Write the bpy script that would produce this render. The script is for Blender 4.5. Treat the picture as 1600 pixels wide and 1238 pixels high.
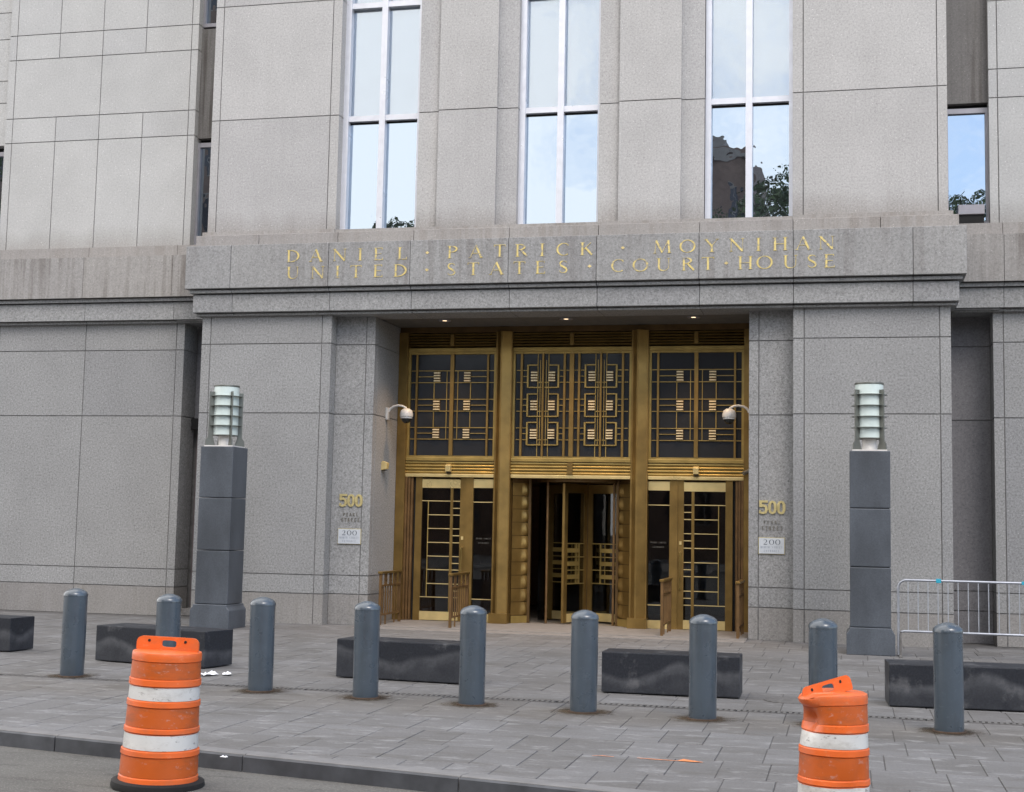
import bpy, bmesh, math, random
from mathutils import Vector, Matrix
random.seed(7)
scene = bpy.context.scene
for o in list(bpy.data.objects): bpy.data.objects.remove(o)
COL = scene.collection
R = math.radians

# ------------------------------------------------------------------ camera
YAW, PITCH, ROLL = 0.231965, 0.0996777, 0.0202772
cam_d = bpy.data.cameras.new('camera'); cam = bpy.data.objects.new('camera', cam_d); COL.objects.link(cam)
fw = Vector((-math.sin(YAW)*math.cos(PITCH), math.cos(YAW)*math.cos(PITCH), math.sin(PITCH)))
r0 = Vector((math.cos(YAW), math.sin(YAW), 0)); u0 = r0.cross(fw)
rr = r0*math.cos(ROLL)+u0*math.sin(ROLL); uu = -r0*math.sin(ROLL)+u0*math.cos(ROLL)
CAM = Vector((4.865, -23.6, 1.76))
m = Matrix(((rr.x, uu.x, -fw.x, CAM.x), (rr.y, uu.y, -fw.y, CAM.y), (rr.z, uu.z, -fw.z, CAM.z), (0, 0, 0, 1)))
cam.matrix_world = m
cam_d.sensor_width = 36; cam_d.lens = 2227.4/1600*36; cam_d.shift_y = -19/1600
cam_d.clip_start = .1; cam_d.clip_end = 3000
scene.camera = cam

# ------------------------------------------------------------------ sky, sun, exposure
SUN_EL, SUN_AZ = 48, 150           # azimuth: compass-like angle measured from +Y clockwise
world = bpy.data.worlds.new('World'); scene.world = world; world.use_nodes = True
nt = world.node_tree; N = nt.nodes; L = nt.links
bg = N['Background']; bg.inputs['Strength'].default_value = 0.13
sky = N.new('ShaderNodeTexSky'); sky.sky_type = 'NISHITA'; sky.sun_disc = False
sky.sun_elevation = R(SUN_EL); sky.sun_rotation = R(SUN_AZ); sky.dust_density = 1.5; sky.ozone_density = 1.2
tc = N.new('ShaderNodeTexCoord'); mp = N.new('ShaderNodeMapping')
mp.inputs['Location'].default_value = (3.1, 1.3, .55); mp.inputs['Scale'].default_value = (1, 1, 2.0)
n1 = N.new('ShaderNodeTexNoise'); n1.inputs['Scale'].default_value = 2.6; n1.inputs['Detail'].default_value = 8; n1.inputs['Roughness'].default_value = .56
cr = N.new('ShaderNodeValToRGB'); cr.color_ramp.elements[0].position = .42; cr.color_ramp.elements[1].position = .60
mx = N.new('ShaderNodeMixRGB'); mx.inputs[2].default_value = (8.6, 8.4, 8.3, 1)
L.new(tc.outputs['Generated'], mp.inputs[0]); L.new(mp.outputs[0], n1.inputs['Vector']); sxyz = N.new('ShaderNodeSeparateXYZ'); L.new(tc.outputs['Generated'], sxyz.inputs[0])
gx = N.new('ShaderNodeMath'); gx.operation = 'MULTIPLY_ADD'; L.new(sxyz.outputs[0], gx.inputs[0]); gx.inputs[1].default_value = -.80
L.new(n1.outputs['Fac'], gx.inputs[2]); L.new(gx.outputs[0], cr.inputs[0])
L.new(cr.outputs[0], mx.inputs[0]); L.new(sky.outputs[0], mx.inputs[1]); L.new(mx.outputs[0], bg.inputs['Color'])
sd = bpy.data.lights.new('sun', 'SUN'); sd.energy = 0.7; sd.angle = R(25); sd.color = (1, .955, .90)
sun = bpy.data.objects.new('sun', sd); COL.objects.link(sun)
az = R(SUN_AZ); el = R(SUN_EL)
sdir = Vector((math.sin(az)*math.cos(el), math.cos(az)*math.cos(el), math.sin(el)))
sun.rotation_euler = sdir.to_track_quat('Z', 'Y').to_euler()
scene.view_settings.view_transform = 'Standard'; scene.view_settings.look = 'None'
scene.view_settings.gamma = 1; scene.view_settings.use_curve_mapping = False
scene.view_settings.exposure = 1.13

# ------------------------------------------------------------------ mesh helper
class MB:
    def __init__(s): s.v = []; s.f = []
    def box(s, x0, x1, y0, y1, z0, z1):
        if x0 > x1: x0, x1 = x1, x0
        b = len(s.v)
        s.v += [(x0,y0,z0),(x1,y0,z0),(x1,y1,z0),(x0,y1,z0),(x0,y0,z1),(x1,y0,z1),(x1,y1,z1),(x0,y1,z1)]
        s.f += [tuple(b+i for i in q) for q in ((0,3,2,1),(4,5,6,7),(0,1,5,4),(1,2,6,5),(2,3,7,6),(3,0,4,7))]
        return s
    def prism(s, poly, f, a0, a1):           # poly: 2D points, f(p, a) -> 3D
        b = len(s.v); n = len(poly)
        s.v += [tuple(f(p, a0)) for p in poly]+[tuple(f(p, a1)) for p in poly]
        s.f.append(tuple(b+i for i in range(n))[::-1]); s.f.append(tuple(b+n+i for i in range(n)))
        for i in range(n):
            j = (i+1) % n; s.f.append((b+i, b+j, b+n+j, b+n+i))
        return s
    def lathe(s, prof, n=24, c=(0,0), a0=0, a1=2*math.pi, sq=None):
        b = len(s.v); full = abs(a1-a0-2*math.pi) < 1e-6
        m_ = n if full else n+1
        for r, z in prof:
            for i in range(m_):
                a = a0+(a1-a0)*i/n
                s.v.append((c[0]+r*math.cos(a), c[1]+r*math.sin(a), z))
        for k in range(len(prof)-1):
            for i in range(n):
                j = (i+1) % m_
                s.f.append((b+k*m_+i, b+k*m_+j, b+(k+1)*m_+j, b+(k+1)*m_+i))
        if full:
            if prof[0][0] > 1e-5: s.f.append(tuple(b+i for i in range(m_))[::-1])
            if prof[-1][0] > 1e-5: s.f.append(tuple(b+(len(prof)-1)*m_+i for i in range(m_)))
        return s
    def tube(s, pts, r, n=8, caps=True):
        pts = [Vector(p) for p in pts]; b = len(s.v); m_ = len(pts)
        rs = r if isinstance(r, (list, tuple)) else [r]*m_
        up = Vector((0, 0, 1))
        for i, p in enumerate(pts):
            t = (pts[min(i+1, m_-1)]-pts[max(i-1, 0)]).normalized()
            a = t.cross(up)
            if a.length < .05: a = t.cross(Vector((1, 0, 0)))
            a.normalize(); c = t.cross(a).normalized()
            for k in range(n):
                an = 2*math.pi*k/n
                s.v.append(tuple(p+a*(rs[i]*math.cos(an))+c*(rs[i]*math.sin(an))))
        for i in range(m_-1):
            for k in range(n):
                k2 = (k+1) % n
                s.f.append((b+i*n+k, b+i*n+k2, b+(i+1)*n+k2, b+(i+1)*n+k))
        if caps:
            s.f.append(tuple(b+k for k in range(n))[::-1]); s.f.append(tuple(b+(m_-1)*n+k for k in range(n)))
        return s
    def build(s, name, mat, parent=None, bevel=0, smooth=False, seg=2, kind=None):
        me = bpy.data.meshes.new(name); me.from_pydata(s.v, [], s.f)
        bm = bmesh.new(); bm.from_mesh(me)
        bmesh.ops.recalc_face_normals(bm, faces=bm.faces)
        if bevel:
            es = [e for e in bm.edges if len(e.link_faces) == 2 and e.calc_face_angle(0) > .6]
            bmesh.ops.bevel(bm, geom=es, offset=bevel, segments=seg, affect='EDGES', profile=.6)
        if smooth:
            for f in bm.faces: f.smooth = True
            for e in bm.edges:
                if len(e.link_faces) == 2 and e.calc_face_angle(0) > .7: e.smooth = False
        bm.to_mesh(me); bm.free()
        me.materials.append(mat)
        o = bpy.data.objects.new(name, me); COL.objects.link(o)
        if parent is not None: o.parent = parent
        if kind: o['kind'] = kind
        return o

def bx(name, mat, parent, x0, x1, y0, y1, z0, z1, bevel=0):
    return MB().box(x0, x1, y0, y1, z0, z1).build(name, mat, parent, bevel)
def tag(o, label, cat, group=None):
    o['label'] = label; o['category'] = cat
    if group: o['group'] = group
    return o
def thing(name, label, cat, loc=(0,0,0), rz=0, group=None):
    o = bpy.data.objects.new(name, None); COL.objects.link(o); o.location = loc; o.rotation_euler = (0,0,rz)
    o.empty_display_size = .2
    return tag(o, label, cat, group)
def dup(root, loc, rz=None, label=None):
    r = root.copy(); COL.objects.link(r); r.location = loc
    if rz is not None: r.rotation_euler = (0,0,rz)
    if label: r['label'] = label
    for ch in list(root.children):
        c = ch.copy(); COL.objects.link(c); c.parent = r
        for g in list(ch.children):
            d = g.copy(); COL.objects.link(d); d.parent = c
    return r

# ------------------------------------------------------------------ materials
def new_mat(name):
    m_ = bpy.data.materials.new(name); m_.use_nodes = True
    return m_, m_.node_tree.nodes, m_.node_tree.links, m_.node_tree.nodes['Principled BSDF']
def nz(N, L, vec, scale, detail=4, rough=.55, stretch=None):
    if stretch:
        mp_ = N.new('ShaderNodeMapping'); mp_.inputs['Scale'].default_value = stretch; L.new(vec, mp_.inputs[0]); vec = mp_.outputs[0]
    t = N.new('ShaderNodeTexNoise'); t.inputs['Scale'].default_value = scale; t.inputs['Detail'].default_value = detail
    t.inputs['Roughness'].default_value = rough; L.new(vec, t.inputs['Vector']); return t.outputs['Fac']
def ramp(N, L, fac, stops):
    c = N.new('ShaderNodeValToRGB'); e = c.color_ramp.elements
    while len(e) > 1: e.remove(e[-1])
    for i, (p, col) in enumerate(stops):
        if not isinstance(col, (tuple, list)): col = (col, col, col)
        x = e[0] if i == 0 else e.new(p)
        x.position = p; x.color = (*col, 1)
    L.new(fac, c.inputs[0]); return c.outputs[0]
def mix(N, L, a, b, fac=1, mode='MULTIPLY'):
    x = N.new('ShaderNodeMixRGB'); x.blend_type = mode
    for i, v in ((1, a), (2, b)):
        if isinstance(v, (tuple, list)): x.inputs[i].default_value = (*v, 1)
        elif isinstance(v, (int, float)): x.inputs[i].default_value = (v, v, v, 1)
        else: L.new(v, x.inputs[i])
    if isinstance(fac, (int, float)): x.inputs[0].default_value = fac
    else: L.new(fac, x.inputs[0])
    return x.outputs[0]
def bump(N, L, B, h, strength=.3, dist=.01):
    b = N.new('ShaderNodeBump'); b.inputs['Strength'].default_value = strength; b.inputs['Distance'].default_value = dist
    L.new(h, b.inputs['Height']); L.new(b.outputs[0], B.inputs['Normal'])

def granite(name, base, speck=.5, vary=.10, streak=0, streak_col=(.55,.52,.50), rough=.75, low=None, cool=0, stain=None):
    m_, N, L, B = new_mat(name)
    tc = N.new('ShaderNodeTexCoord').outputs['Object']
    fine = ramp(N, L, nz(N, L, tc, 32, 5, .8), [(.30, 1-speck), (.46, 1-.18*speck), (.56, 1+.12*speck), (.72, 1+.75*speck)])
    big = ramp(N, L, nz(N, L, tc, 1.1, 3), [(.3, .93), (.7, 1.05)])
    oi = N.new('ShaderNodeObjectInfo').outputs['Random']
    rnd = ramp(N, L, oi, [(0, (1-vary, 1-vary, 1-vary*.85)), (.5, (1, 1-.005, 1-.012)), (1, (1+vary*.6,)*3)])
    c = mix(N, L, base, fine); c = mix(N, L, c, big); c = mix(N, L, c, rnd)
    v = N.new('ShaderNodeTexVoronoi'); v.inputs['Scale'].default_value = 26; L.new(tc, v.inputs['Vector'])
    sp = ramp(N, L, v.outputs['Distance'], [(0, 1), (.10, 1), (.16, 0)])
    wn = N.new('ShaderNodeTexWhiteNoise'); L.new(v.outputs['Position'], wn.inputs['Vector'])
    sel = ramp(N, L, wn.outputs['Value'], [(.80, 0), (.82, 1)])
    dsel = ramp(N, L, wn.outputs['Value'], [(.10, 1), (.12, 0)])
    c = mix(N, L, c, tuple(min(1, b*1.9) for b in base), mix(N, L, sp, sel), 'MIX')
    c = mix(N, L, c, tuple(b*.45 for b in base), mix(N, L, sp, dsel), 'MIX')
    if streak:
        s1 = nz(N, L, tc, 1, 5, .6, (9, 9, .35)); s2 = nz(N, L, tc, 1, 2, .5, (.8, .8, .5))
        sm = mix(N, L, ramp(N, L, s1, [(.45, 0), (.62, 1)]), ramp(N, L, s2, [(.38, .15), (.6, 1)]))
        sf = mix(N, L, sm, streak)
        c = mix(N, L, c, mix(N, L, c, streak_col), sf, 'MIX')
    if stain:            # grime washed down from a ledge: (z_low, z_high, strength) with a ragged edge
        z0, z1, st = stain
        sx = N.new('ShaderNodeSeparateXYZ'); L.new(tc, sx.inputs[0])
        zz = N.new('ShaderNodeMath'); zz.operation = 'MULTIPLY_ADD'
        L.new(nz(N, L, tc, 1, 4, .6, (2.2, 2.2, .5)), zz.inputs[0]); zz.inputs[1].default_value = (z1-z0)*1.2; L.new(sx.outputs[2], zz.inputs[2])
        mr = N.new('ShaderNodeMapRange'); mr.inputs['From Min'].default_value = z0+(z1-z0)*.55; mr.inputs['From Max'].default_value = z1+(z1-z0)*.6
        mr.inputs['To Min'].default_value = st; mr.inputs['To Max'].default_value = 0; L.new(zz.outputs[0], mr.inputs['Value'])
        c = mix(N, L, c, mix(N, L, c, (.62, .585, .55)), mr.outputs[0], 'MIX')
    L.new(c, B.inputs['Base Color']); B.inputs['Roughness'].default_value = rough; B.inputs['Specular IOR Level'].default_value = .3
    bump(N, L, B, nz(N, L, tc, 60, 3), .25, .004)
    return m_

def simple(name, col, rough=.5, metal=0, noise=.12, nscale=8, bumpv=0, spec=.5, rand=0, coat=0):
    m_, N, L, B = new_mat(name)
    tc = N.new('ShaderNodeTexCoord').outputs['Object']
    f = nz(N, L, tc, nscale, 5)
    c = mix(N, L, col, ramp(N, L, f, [(.3, 1-noise), (.7, 1+noise)]))
    if rand:
        oi = N.new('ShaderNodeObjectInfo').outputs['Random']; c = mix(N, L, c, ramp(N, L, oi, [(0, 1-rand), (1, 1+rand)]))
    L.new(c, B.inputs['Base Color']); B.inputs['Metallic'].default_value = metal
    rn = ramp(N, L, nz(N, L, tc, nscale*.6, 3), [(.3, max(0, rough-.08)), (.7, min(1, rough+.08))]); L.new(rn, B.inputs['Roughness'])
    B.inputs['Specular IOR Level'].default_value = spec; B.inputs['Coat Weight'].default_value = coat
    if bumpv: bump(N, L, B, nz(N, L, tc, nscale*5, 3), bumpv, .003)
    return m_

M = {}
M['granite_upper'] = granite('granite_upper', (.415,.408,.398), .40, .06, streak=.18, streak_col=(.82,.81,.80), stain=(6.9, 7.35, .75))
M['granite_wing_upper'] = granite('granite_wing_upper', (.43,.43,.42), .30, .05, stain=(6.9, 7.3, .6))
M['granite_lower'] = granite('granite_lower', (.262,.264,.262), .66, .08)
M['granite_base'] = granite('granite_base', (.25,.242,.232), .45, .07, streak=.35, streak_col=(.72,.69,.64))
M['granite_belt'] = granite('granite_belt', (.276,.276,.272), .50, .05, streak=.75, streak_col=(.72,.69,.68))
M['granite_wing_belt'] = granite('granite_wing_belt', (.30,.289,.275), .36, .05, streak=1.0, streak_col=(.60,.57,.55))
M['granite_sill'] = granite('granite_sill', (.30,.285,.27), .28, .06, streak=.6, streak_col=(.72,.68,.64))
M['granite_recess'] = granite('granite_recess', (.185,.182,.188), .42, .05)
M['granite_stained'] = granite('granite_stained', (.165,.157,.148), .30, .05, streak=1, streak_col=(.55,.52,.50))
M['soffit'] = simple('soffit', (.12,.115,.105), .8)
M['mortar'] = simple('mortar', (.17,.167,.163), .95, noise=.3)
M['silver'] = simple('silver_frame', (.62,.63,.67), .35, .35, .05, spec=.6)
M['grey_frame'] = simple('grey_frame', (.30,.29,.31), .45, .3, .06)
M['bronze'] = simple('bronze', (.255,.165,.052), .36, .72, .22, 3.0)
M['bronze_dark'] = simple('bronze_dark', (.12,.072,.027), .42, .6, .25, 4)
M['bronze_red'] = simple('bronze_red', (.155,.088,.034), .5, .5, .3, 5)
M['brass'] = simple('brass', (.68,.54,.25), .34, .55, .14, 3)  # light tone: sky reflection on the door rails is put into the colour
M['brass_soft'] = simple('brass_soft', (.37,.265,.085), .38, .6, .18, 4)
M['brass_bar'] = simple('painted_sheen_bar', (.78,.66,.42), .35, .25, .08, 6)  # sky sheen of the tilted square bars painted in as a pale base colour
def mk_gilt():
    m_, N, L, B = new_mat('worn_gold_leaf'); tc = N.new('ShaderNodeTexCoord').outputs['Object']
    c = mix(N, L, (.64,.51,.19), ramp(N, L, nz(N, L, tc, 9, 4), [(.3, .8), (.7, 1.15)]))
    c = mix(N, L, c, (.26,.25,.24), ramp(N, L, nz(N, L, tc, 11, 4, .6, (1, 1, 1.6)), [(.54, 0), (.62, .75)]), 'MIX')
    L.new(c, B.inputs['Base Color']); B.inputs['Metallic'].default_value = .3; B.inputs['Roughness'].default_value = .45; return m_
M['gold'] = mk_gilt()
M['gold_worn'] = simple('gold_leaf_worn', (.46,.37,.20), .55, .2, .35, 14)
M['sign_brass'] = simple('sign_brass', (.50,.42,.20), .45, .4, .15, 12)
M['sign_dull'] = simple('sign_dull', (.17,.16,.135), .6, .25, .2, 20)
M['plaque'] = simple('plaque_white', (.50,.53,.56), .35, .1, .05, 10)
M['plaque_ink'] = simple('plaque_ink', (.03,.04,.06), .5)
M['plaque_ink_pale'] = simple('plaque_ink_pale', (.22,.25,.30), .5)
M['bollard'] = simple('bollard_plastic', (.068,.089,.112), .36, 0, .10, 2, 0, rand=.05, coat=.3)
M['rust'] = simple('rust', (.052,.032,.02), .95, 0, .5, 14, .5)
M['steel'] = simple('galvanised_steel', (.36,.38,.42), .40, .75, .12, 12)
M['blue_tape'] = simple('blue_tape', (.02,.30,.42), .5)
M['camera_white'] = simple('camera_white', (.42,.42,.41), .4)
M['dark_glass'] = simple('dark_dome', (.012,.014,.014), .08)
M['black'] = simple('black_void', (.01,.01,.01), .9)
M['lantern_metal'] = simple('lantern_metal', (.135,.14,.125), .45, .5)
M['ring_grey'] = simple('ring_grey', (.26,.28,.26), .4, .2)
M['socket'] = simple('lamp_socket', (.62,.60,.57), .5)
M['paper'] = simple('paper', (.80,.81,.83), .8)
def worn_road():
    m_, N, L, B = new_mat('worn_asphalt'); tc = N.new('ShaderNodeTexCoord').outputs['Object']
    c = mix(N, L, (.108,.105,.096), ramp(N, L, nz(N, L, tc, 40, 6, .8), [(.3, .70), (.5, 1), (.7, 1.35)]))
    c = mix(N, L, c, ramp(N, L, nz(N, L, tc, 1, 5, .6, (.6, 1.6, 1)), [(.3, .82), (.7, 1.15)]))
    c = mix(N, L, c, (.055,.052,.048), ramp(N, L, nz(N, L, tc, 1, 7, .7, (1.2, 4, 1)), [(.53, 0), (.60, .6)]), 'MIX')
    c = mix(N, L, c, (.20,.195,.18), ramp(N, L, nz(N, L, tc, 60, 3, .6), [(.58, 0), (.64, .7)]), 'MIX')
    L.new(c, B.inputs['Base Color']); B.inputs['Roughness'].default_value = .92; bump(N, L, B, nz(N, L, tc, 55, 4, .7), .8, .006); return m_
M['asphalt'] = worn_road()
M['curb'] = simple('curb_stone', (.062,.066,.074), .55, .15, .30, 5, .3, rand=.12)
M['joint_sand'] = simple('joint_sand', (.088,.085,.082), .95, noise=.3)
M['curb_top'] = simple('curb_top_stone', (.165,.163,.162), .8, 0, .15, 5, .3)
M['slab'] = simple('threshold_stone', (.20,.187,.175), .75, 0, .15, 6, .2)
M['drain'] = simple('drain_iron', (.13,.125,.12), .7, .3, .3, 20)
M['paint_orange'] = simple('spray_paint', (.62,.22,.08), .8, 0, .4, 30)
M['door_brown'] = simple('service_door_paint', (.15,.125,.12), .6)
M['brick'] = simple('reflected_brick', (.17,.12,.095), .9, 0, .25, 1)
M['stone_far'] = simple('reflected_stone', (.24,.22,.20), .9, 0, .2, 1)
M['bark'] = simple('bark', (.08,.06,.045), .95, 0, .4, 4, .6)
M['lobby'] = simple('lobby_wall', (.34,.20,.13), .8)
M['lobby_floor'] = simple('lobby_floor', (.22,.19,.16), .4)

def mk_polished():
    m_, N, L, B = new_mat('dark_granite_block')
    tc = N.new('ShaderNodeTexCoord').outputs['Object']
    oi = N.new('ShaderNodeObjectInfo').outputs['Random']
    ad = N.new('ShaderNodeVectorMath'); ad.operation = 'ADD'; cb = N.new('ShaderNodeCombineXYZ')
    mu = N.new('ShaderNodeMath'); mu.operation = 'MULTIPLY'; mu.inputs[1].default_value = 37; L.new(oi, mu.inputs[0])
    L.new(mu.outputs[0], cb.inputs[0]); L.new(tc, ad.inputs[0]); L.new(cb.outputs[0], ad.inputs[1]); v = ad.outputs[0]
    c = mix(N, L, (.014,.016,.021), ramp(N, L, nz(N, L, v, 45, 4, .7), [(.3, .6), (.7, 1.7)]))
    # splashed salt and dust: wavy bank on the lower half, streaks above
    sx = N.new('ShaderNodeSeparateXYZ'); L.new(tc, sx.inputs[0])
    w = N.new('ShaderNodeMath'); w.operation = 'MULTIPLY_ADD'; L.new(nz(N, L, v, 1, 2, .4, (1.5, 1.5, .4)), w.inputs[0]); w.inputs[1].default_value = -.55; L.new(sx.outputs[2], w.inputs[2])
    band = ramp(N, L, w.outputs[0], [(-.02, .28), (.0, .30)])
    mr = N.new('ShaderNodeMapRange'); mr.inputs['From Min'].default_value = -.20; mr.inputs['From Max'].default_value = .02; L.new(w.outputs[0], mr.inputs['Value'])
    prof = ramp(N, L, mr.outputs[0], [(0, .16), (.30, .20), (.55, .42), (.74, .50), (.95, .12), (1, .02)])
    f = mix(N, L, prof, ramp(N, L, nz(N, L, v, 6, 5, .65), [(.25, .15), (.7, 1)]))
    c = mix(N, L, c, (.15,.155,.165), f, 'MIX')
    c = mix(N, L, c, (.16,.16,.165), mix(N, L, ramp(N, L, nz(N, L, v, 3.2, 6, .7), [(.56, 0), (.74, .8)]), .7), 'MIX')
    L.new(c, B.inputs['Base Color']); B.inputs['Roughness'].default_value = .5; B.inputs['Specular IOR Level'].default_value = .3
    return m_
M['block'] = mk_polished()
def mk_pillar():
    m_, N, L, B = new_mat('honed_pillar_granite')
    tc = N.new('ShaderNodeTexCoord').outputs['Object']
    c = mix(N, L, (.064,.074,.088), ramp(N, L, nz(N, L, tc, 50, 4, .7), [(.3, .82), (.7, 1.2)]))
    c = mix(N, L, c, ramp(N, L, nz(N, L, tc, 1, 4, .5, (2.2, 2.2, .9)), [(.35, .72), (.62, 1.12)]))
    c = mix(N, L, c, (.30,.31,.32), ramp(N, L, nz(N, L, tc, 1, 5, .7, (7, 7, 2)), [(.68, 0), (.80, .5)]), 'MIX')
    oi = N.new('ShaderNodeObjectInfo').outputs['Random']; c = mix(N, L, c, ramp(N, L, oi, [(0, .93), (1, 1.07)]))
    L.new(c, B.inputs['Base Color']); B.inputs['Roughness'].default_value = .48
    return m_
M['pillar'] = mk_pillar()
def mk_paver():
    m_, N, L, B = new_mat('paver_stone')
    tc = N.new('ShaderNodeTexCoord').outputs['Object']
    oi = N.new('ShaderNodeAttribute'); oi.attribute_name = 'tone'
    c = mix(N, L, (.138,.137,.138), ramp(N, L, nz(N, L, tc, 45, 5, .7), [(.3, .82), (.7, 1.2)]))
    c = mix(N, L, c, ramp(N, L, oi.outputs['Fac'], [(0, (.90,.895,.88)), (.5, 1), (1, (1.10,1.11,1.12))]))
    c = mix(N, L, c, ramp(N, L, nz(N, L, tc, 1, 5, .6, (.5, 1.3, 1)), [(.3, (.80,.785,.755)), (.5, (.98,.97,.955)), (.72, (1.13,1.13,1.13))]))
    vg = N.new('ShaderNodeTexVoronoi'); vg.inputs['Scale'].default_value = 2.6; L.new(tc, vg.inputs['Vector'])
    c = mix(N, L, c, (.075,.073,.07), ramp(N, L, vg.outputs['Distance'], [(.0, .8), (.045, .7), (.065, 0)]), 'MIX')
    # worn gum and dirt blots, pale scuffs
    c = mix(N, L, c, (.27,.27,.27), ramp(N, L, nz(N, L, tc, 1, 6, .7, (3, 7, 1)), [(.545, 0), (.62, .5)]), 'MIX')
    c = mix(N, L, c, (.095,.090,.082), ramp(N, L, nz(N, L, tc, 1, 6, .7, (1.2, 4.5, 1)), [(.38, .6), (.46, 0)]), 'MIX')
    # brown rust washed out along the line of bollards
    sx = N.new('ShaderNodeSeparateXYZ'); L.new(tc, sx.inputs[0])
    w = N.new('ShaderNodeMath'); w.operation = 'MULTIPLY_ADD'; L.new(nz(N, L, tc, 1, 5, .6, (1.6, 1.6, 1)), w.inputs[0]); w.inputs[1].default_value = 1.0; L.new(sx.outputs[1], w.inputs[2])
    mr = N.new('ShaderNodeMapRange'); mr.inputs['From Min'].default_value = -10.3; mr.inputs['From Max'].default_value = -8.4; L.new(w.outputs[0], mr.inputs['Value'])
    f = ramp(N, L, mr.outputs[0], [(0, 0), (.25, .5), (.55, .55), (1, .12)])
    c = mix(N, L, c, mix(N, L, c, (.93,.87,.78)), f, 'MIX')
    L.new(c, B.inputs['Base Color']); B.inputs['Roughness'].default_value = .78; B.inputs['Specular IOR Level'].default_value = .35
    bump(N, L, B, nz(N, L, tc, 14, 5, .7), .35, .006)
    return m_
M['paver'] = mk_paver()
def mk_mirror(name, tint, glossy, under, rough=.01, wob=.02, trans=False, blend=.35):
    m_, N, L, B = new_mat(name)
    out = N['Material Output']
    g = N.new('ShaderNodeBsdfGlossy'); g.inputs['Color'].default_value = (*tint, 1); g.inputs['Roughness'].default_value = rough
    d = N.new('ShaderNodeBsdfTransparent') if trans else N.new('ShaderNodeBsdfDiffuse')
    d.inputs['Color'].default_value = (*under, 1)
    ms = N.new('ShaderNodeMixShader'); fr = N.new('ShaderNodeLayerWeight'); fr.inputs['Blend'].default_value = blend
    ma = N.new('ShaderNodeMapRange'); ma.inputs['To Min'].default_value = glossy; ma.inputs['To Max'].default_value = 1; L.new(fr.outputs['Fresnel'], ma.inputs['Value'])
    L.new(ma.outputs[0], ms.inputs[0]); L.new(d.outputs[0], ms.inputs[1]); L.new(g.outputs[0], ms.inputs[2]); L.new(ms.outputs[0], out.inputs['Surface'])
    if wob:
        tc = N.new('ShaderNodeTexCoord').outputs['Object']
        b = N.new('ShaderNodeBump'); b.inputs['Strength'].default_value = wob; b.inputs['Distance'].default_value = .05
        L.new(nz(N, L, tc, 2.2, 2), b.inputs['Height']); L.new(b.outputs[0], g.inputs['Normal'])
    N.remove(B)
    return m_
M['mirror'] = mk_mirror('window_mirror_glass', (.74,.87,1.0), .40, (.02,.02,.025), .005, .04)
M['pane_upper'] = mk_mirror('window_glass_over_blind', (.84,.92,1.0), .17, (.92,.94,.95), .01, .06, True)
M['blind'] = simple('roller_blind', (.58,.585,.58), .9, noise=.03, nscale=2)
M['door_glass'] = mk_mirror('door_glass', (.8,.85,.9), .05, (.60,.58,.55), .012, .02, True, .12)
M['transom_glass'] = mk_mirror('transom_glass', (.8,.88,1.0), .03, (.026,.029,.034), .15, .05, False, .15)
M['frosted'] = simple('frosted_lantern_glass', (.56,.64,.615), .32, 0, .08, 4, spec=.4)
def mk_plastic():
    m_, N, L, B = new_mat('orange_drum_plastic')
    tc = N.new('ShaderNodeTexCoord').outputs['Object']
    c = mix(N, L, (.72,.125,.018), ramp(N, L, nz(N, L, tc, 5, 5, .6), [(.3, .86), (.7, 1.1)]))
    c = mix(N, L, c, (.38,.11,.04), ramp(N, L, nz(N, L, tc, 16, 6, .75), [(.60, 0), (.74, .55)]), 'MIX')
    L.new(c, B.inputs['Base Color']); B.inputs['Roughness'].default_value = .36
    B.inputs['Subsurface Weight'].default_value = 0
    bump(N, L, B, nz(N, L, tc, 7, 3), .25, .01)
    return m_
M['orange'] = mk_plastic()
M['orange_sheet'] = simple('orange_reflective_sheeting', (.47,.088,.008), .5, 0, .14, 9, spec=.4)
M['white_sheet'] = simple('white_reflective_sheeting', (.66,.66,.64), .45, 0, .10, 7, spec=.4)
def worn(name, base, dirt, rough, s1=(3,3,9), amt=.55, scuff=(.5,.5,.5), samt=.5, coat=0):
    m_, N, L, B = new_mat(name); tc = N.new('ShaderNodeTexCoord').outputs['Object']
    oi = N.new('ShaderNodeObjectInfo').outputs['Random']; cb = N.new('ShaderNodeVectorMath'); cb.operation = 'ADD'
    cx = N.new('ShaderNodeCombineXYZ'); mm = N.new('ShaderNodeMath'); mm.operation = 'MULTIPLY'; mm.inputs[1].default_value = 23; L.new(oi, mm.inputs[0]); L.new(mm.outputs[0], cx.inputs[0]); L.new(mm.outputs[0], cx.inputs[2])
    L.new(tc, cb.inputs[0]); L.new(cx.outputs[0], cb.inputs[1]); v = cb.outputs[0]
    c = mix(N, L, base, ramp(N, L, nz(N, L, v, 4, 4), [(.3, .90), (.7, 1.07)]))
    c = mix(N, L, c, dirt, ramp(N, L, nz(N, L, v, 1, 6, .7, s1), [(.50, 0), (.62, amt)]), 'MIX')
    c = mix(N, L, c, scuff, ramp(N, L, nz(N, L, v, 1, 7, .75, (14, 14, 30)), [(.585, 0), (.63, samt)]), 'MIX')
    L.new(c, B.inputs['Base Color']); L.new(ramp(N, L, nz(N, L, v, 6, 5), [(.3, rough-.08), (.7, rough+.15)]), B.inputs['Roughness']); B.inputs['Coat Weight'].default_value = coat
    return m_
M['orange_sheet'] = worn('orange_reflective_sheeting', (.47,.088,.008), (.26,.07,.02), .42, samt=.2)
M['white_sheet'] = worn('white_reflective_sheeting', (.56,.56,.54), (.34,.32,.29), .42, (2.5,2.5,6), .6, (.16,.15,.14), .85)
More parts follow.
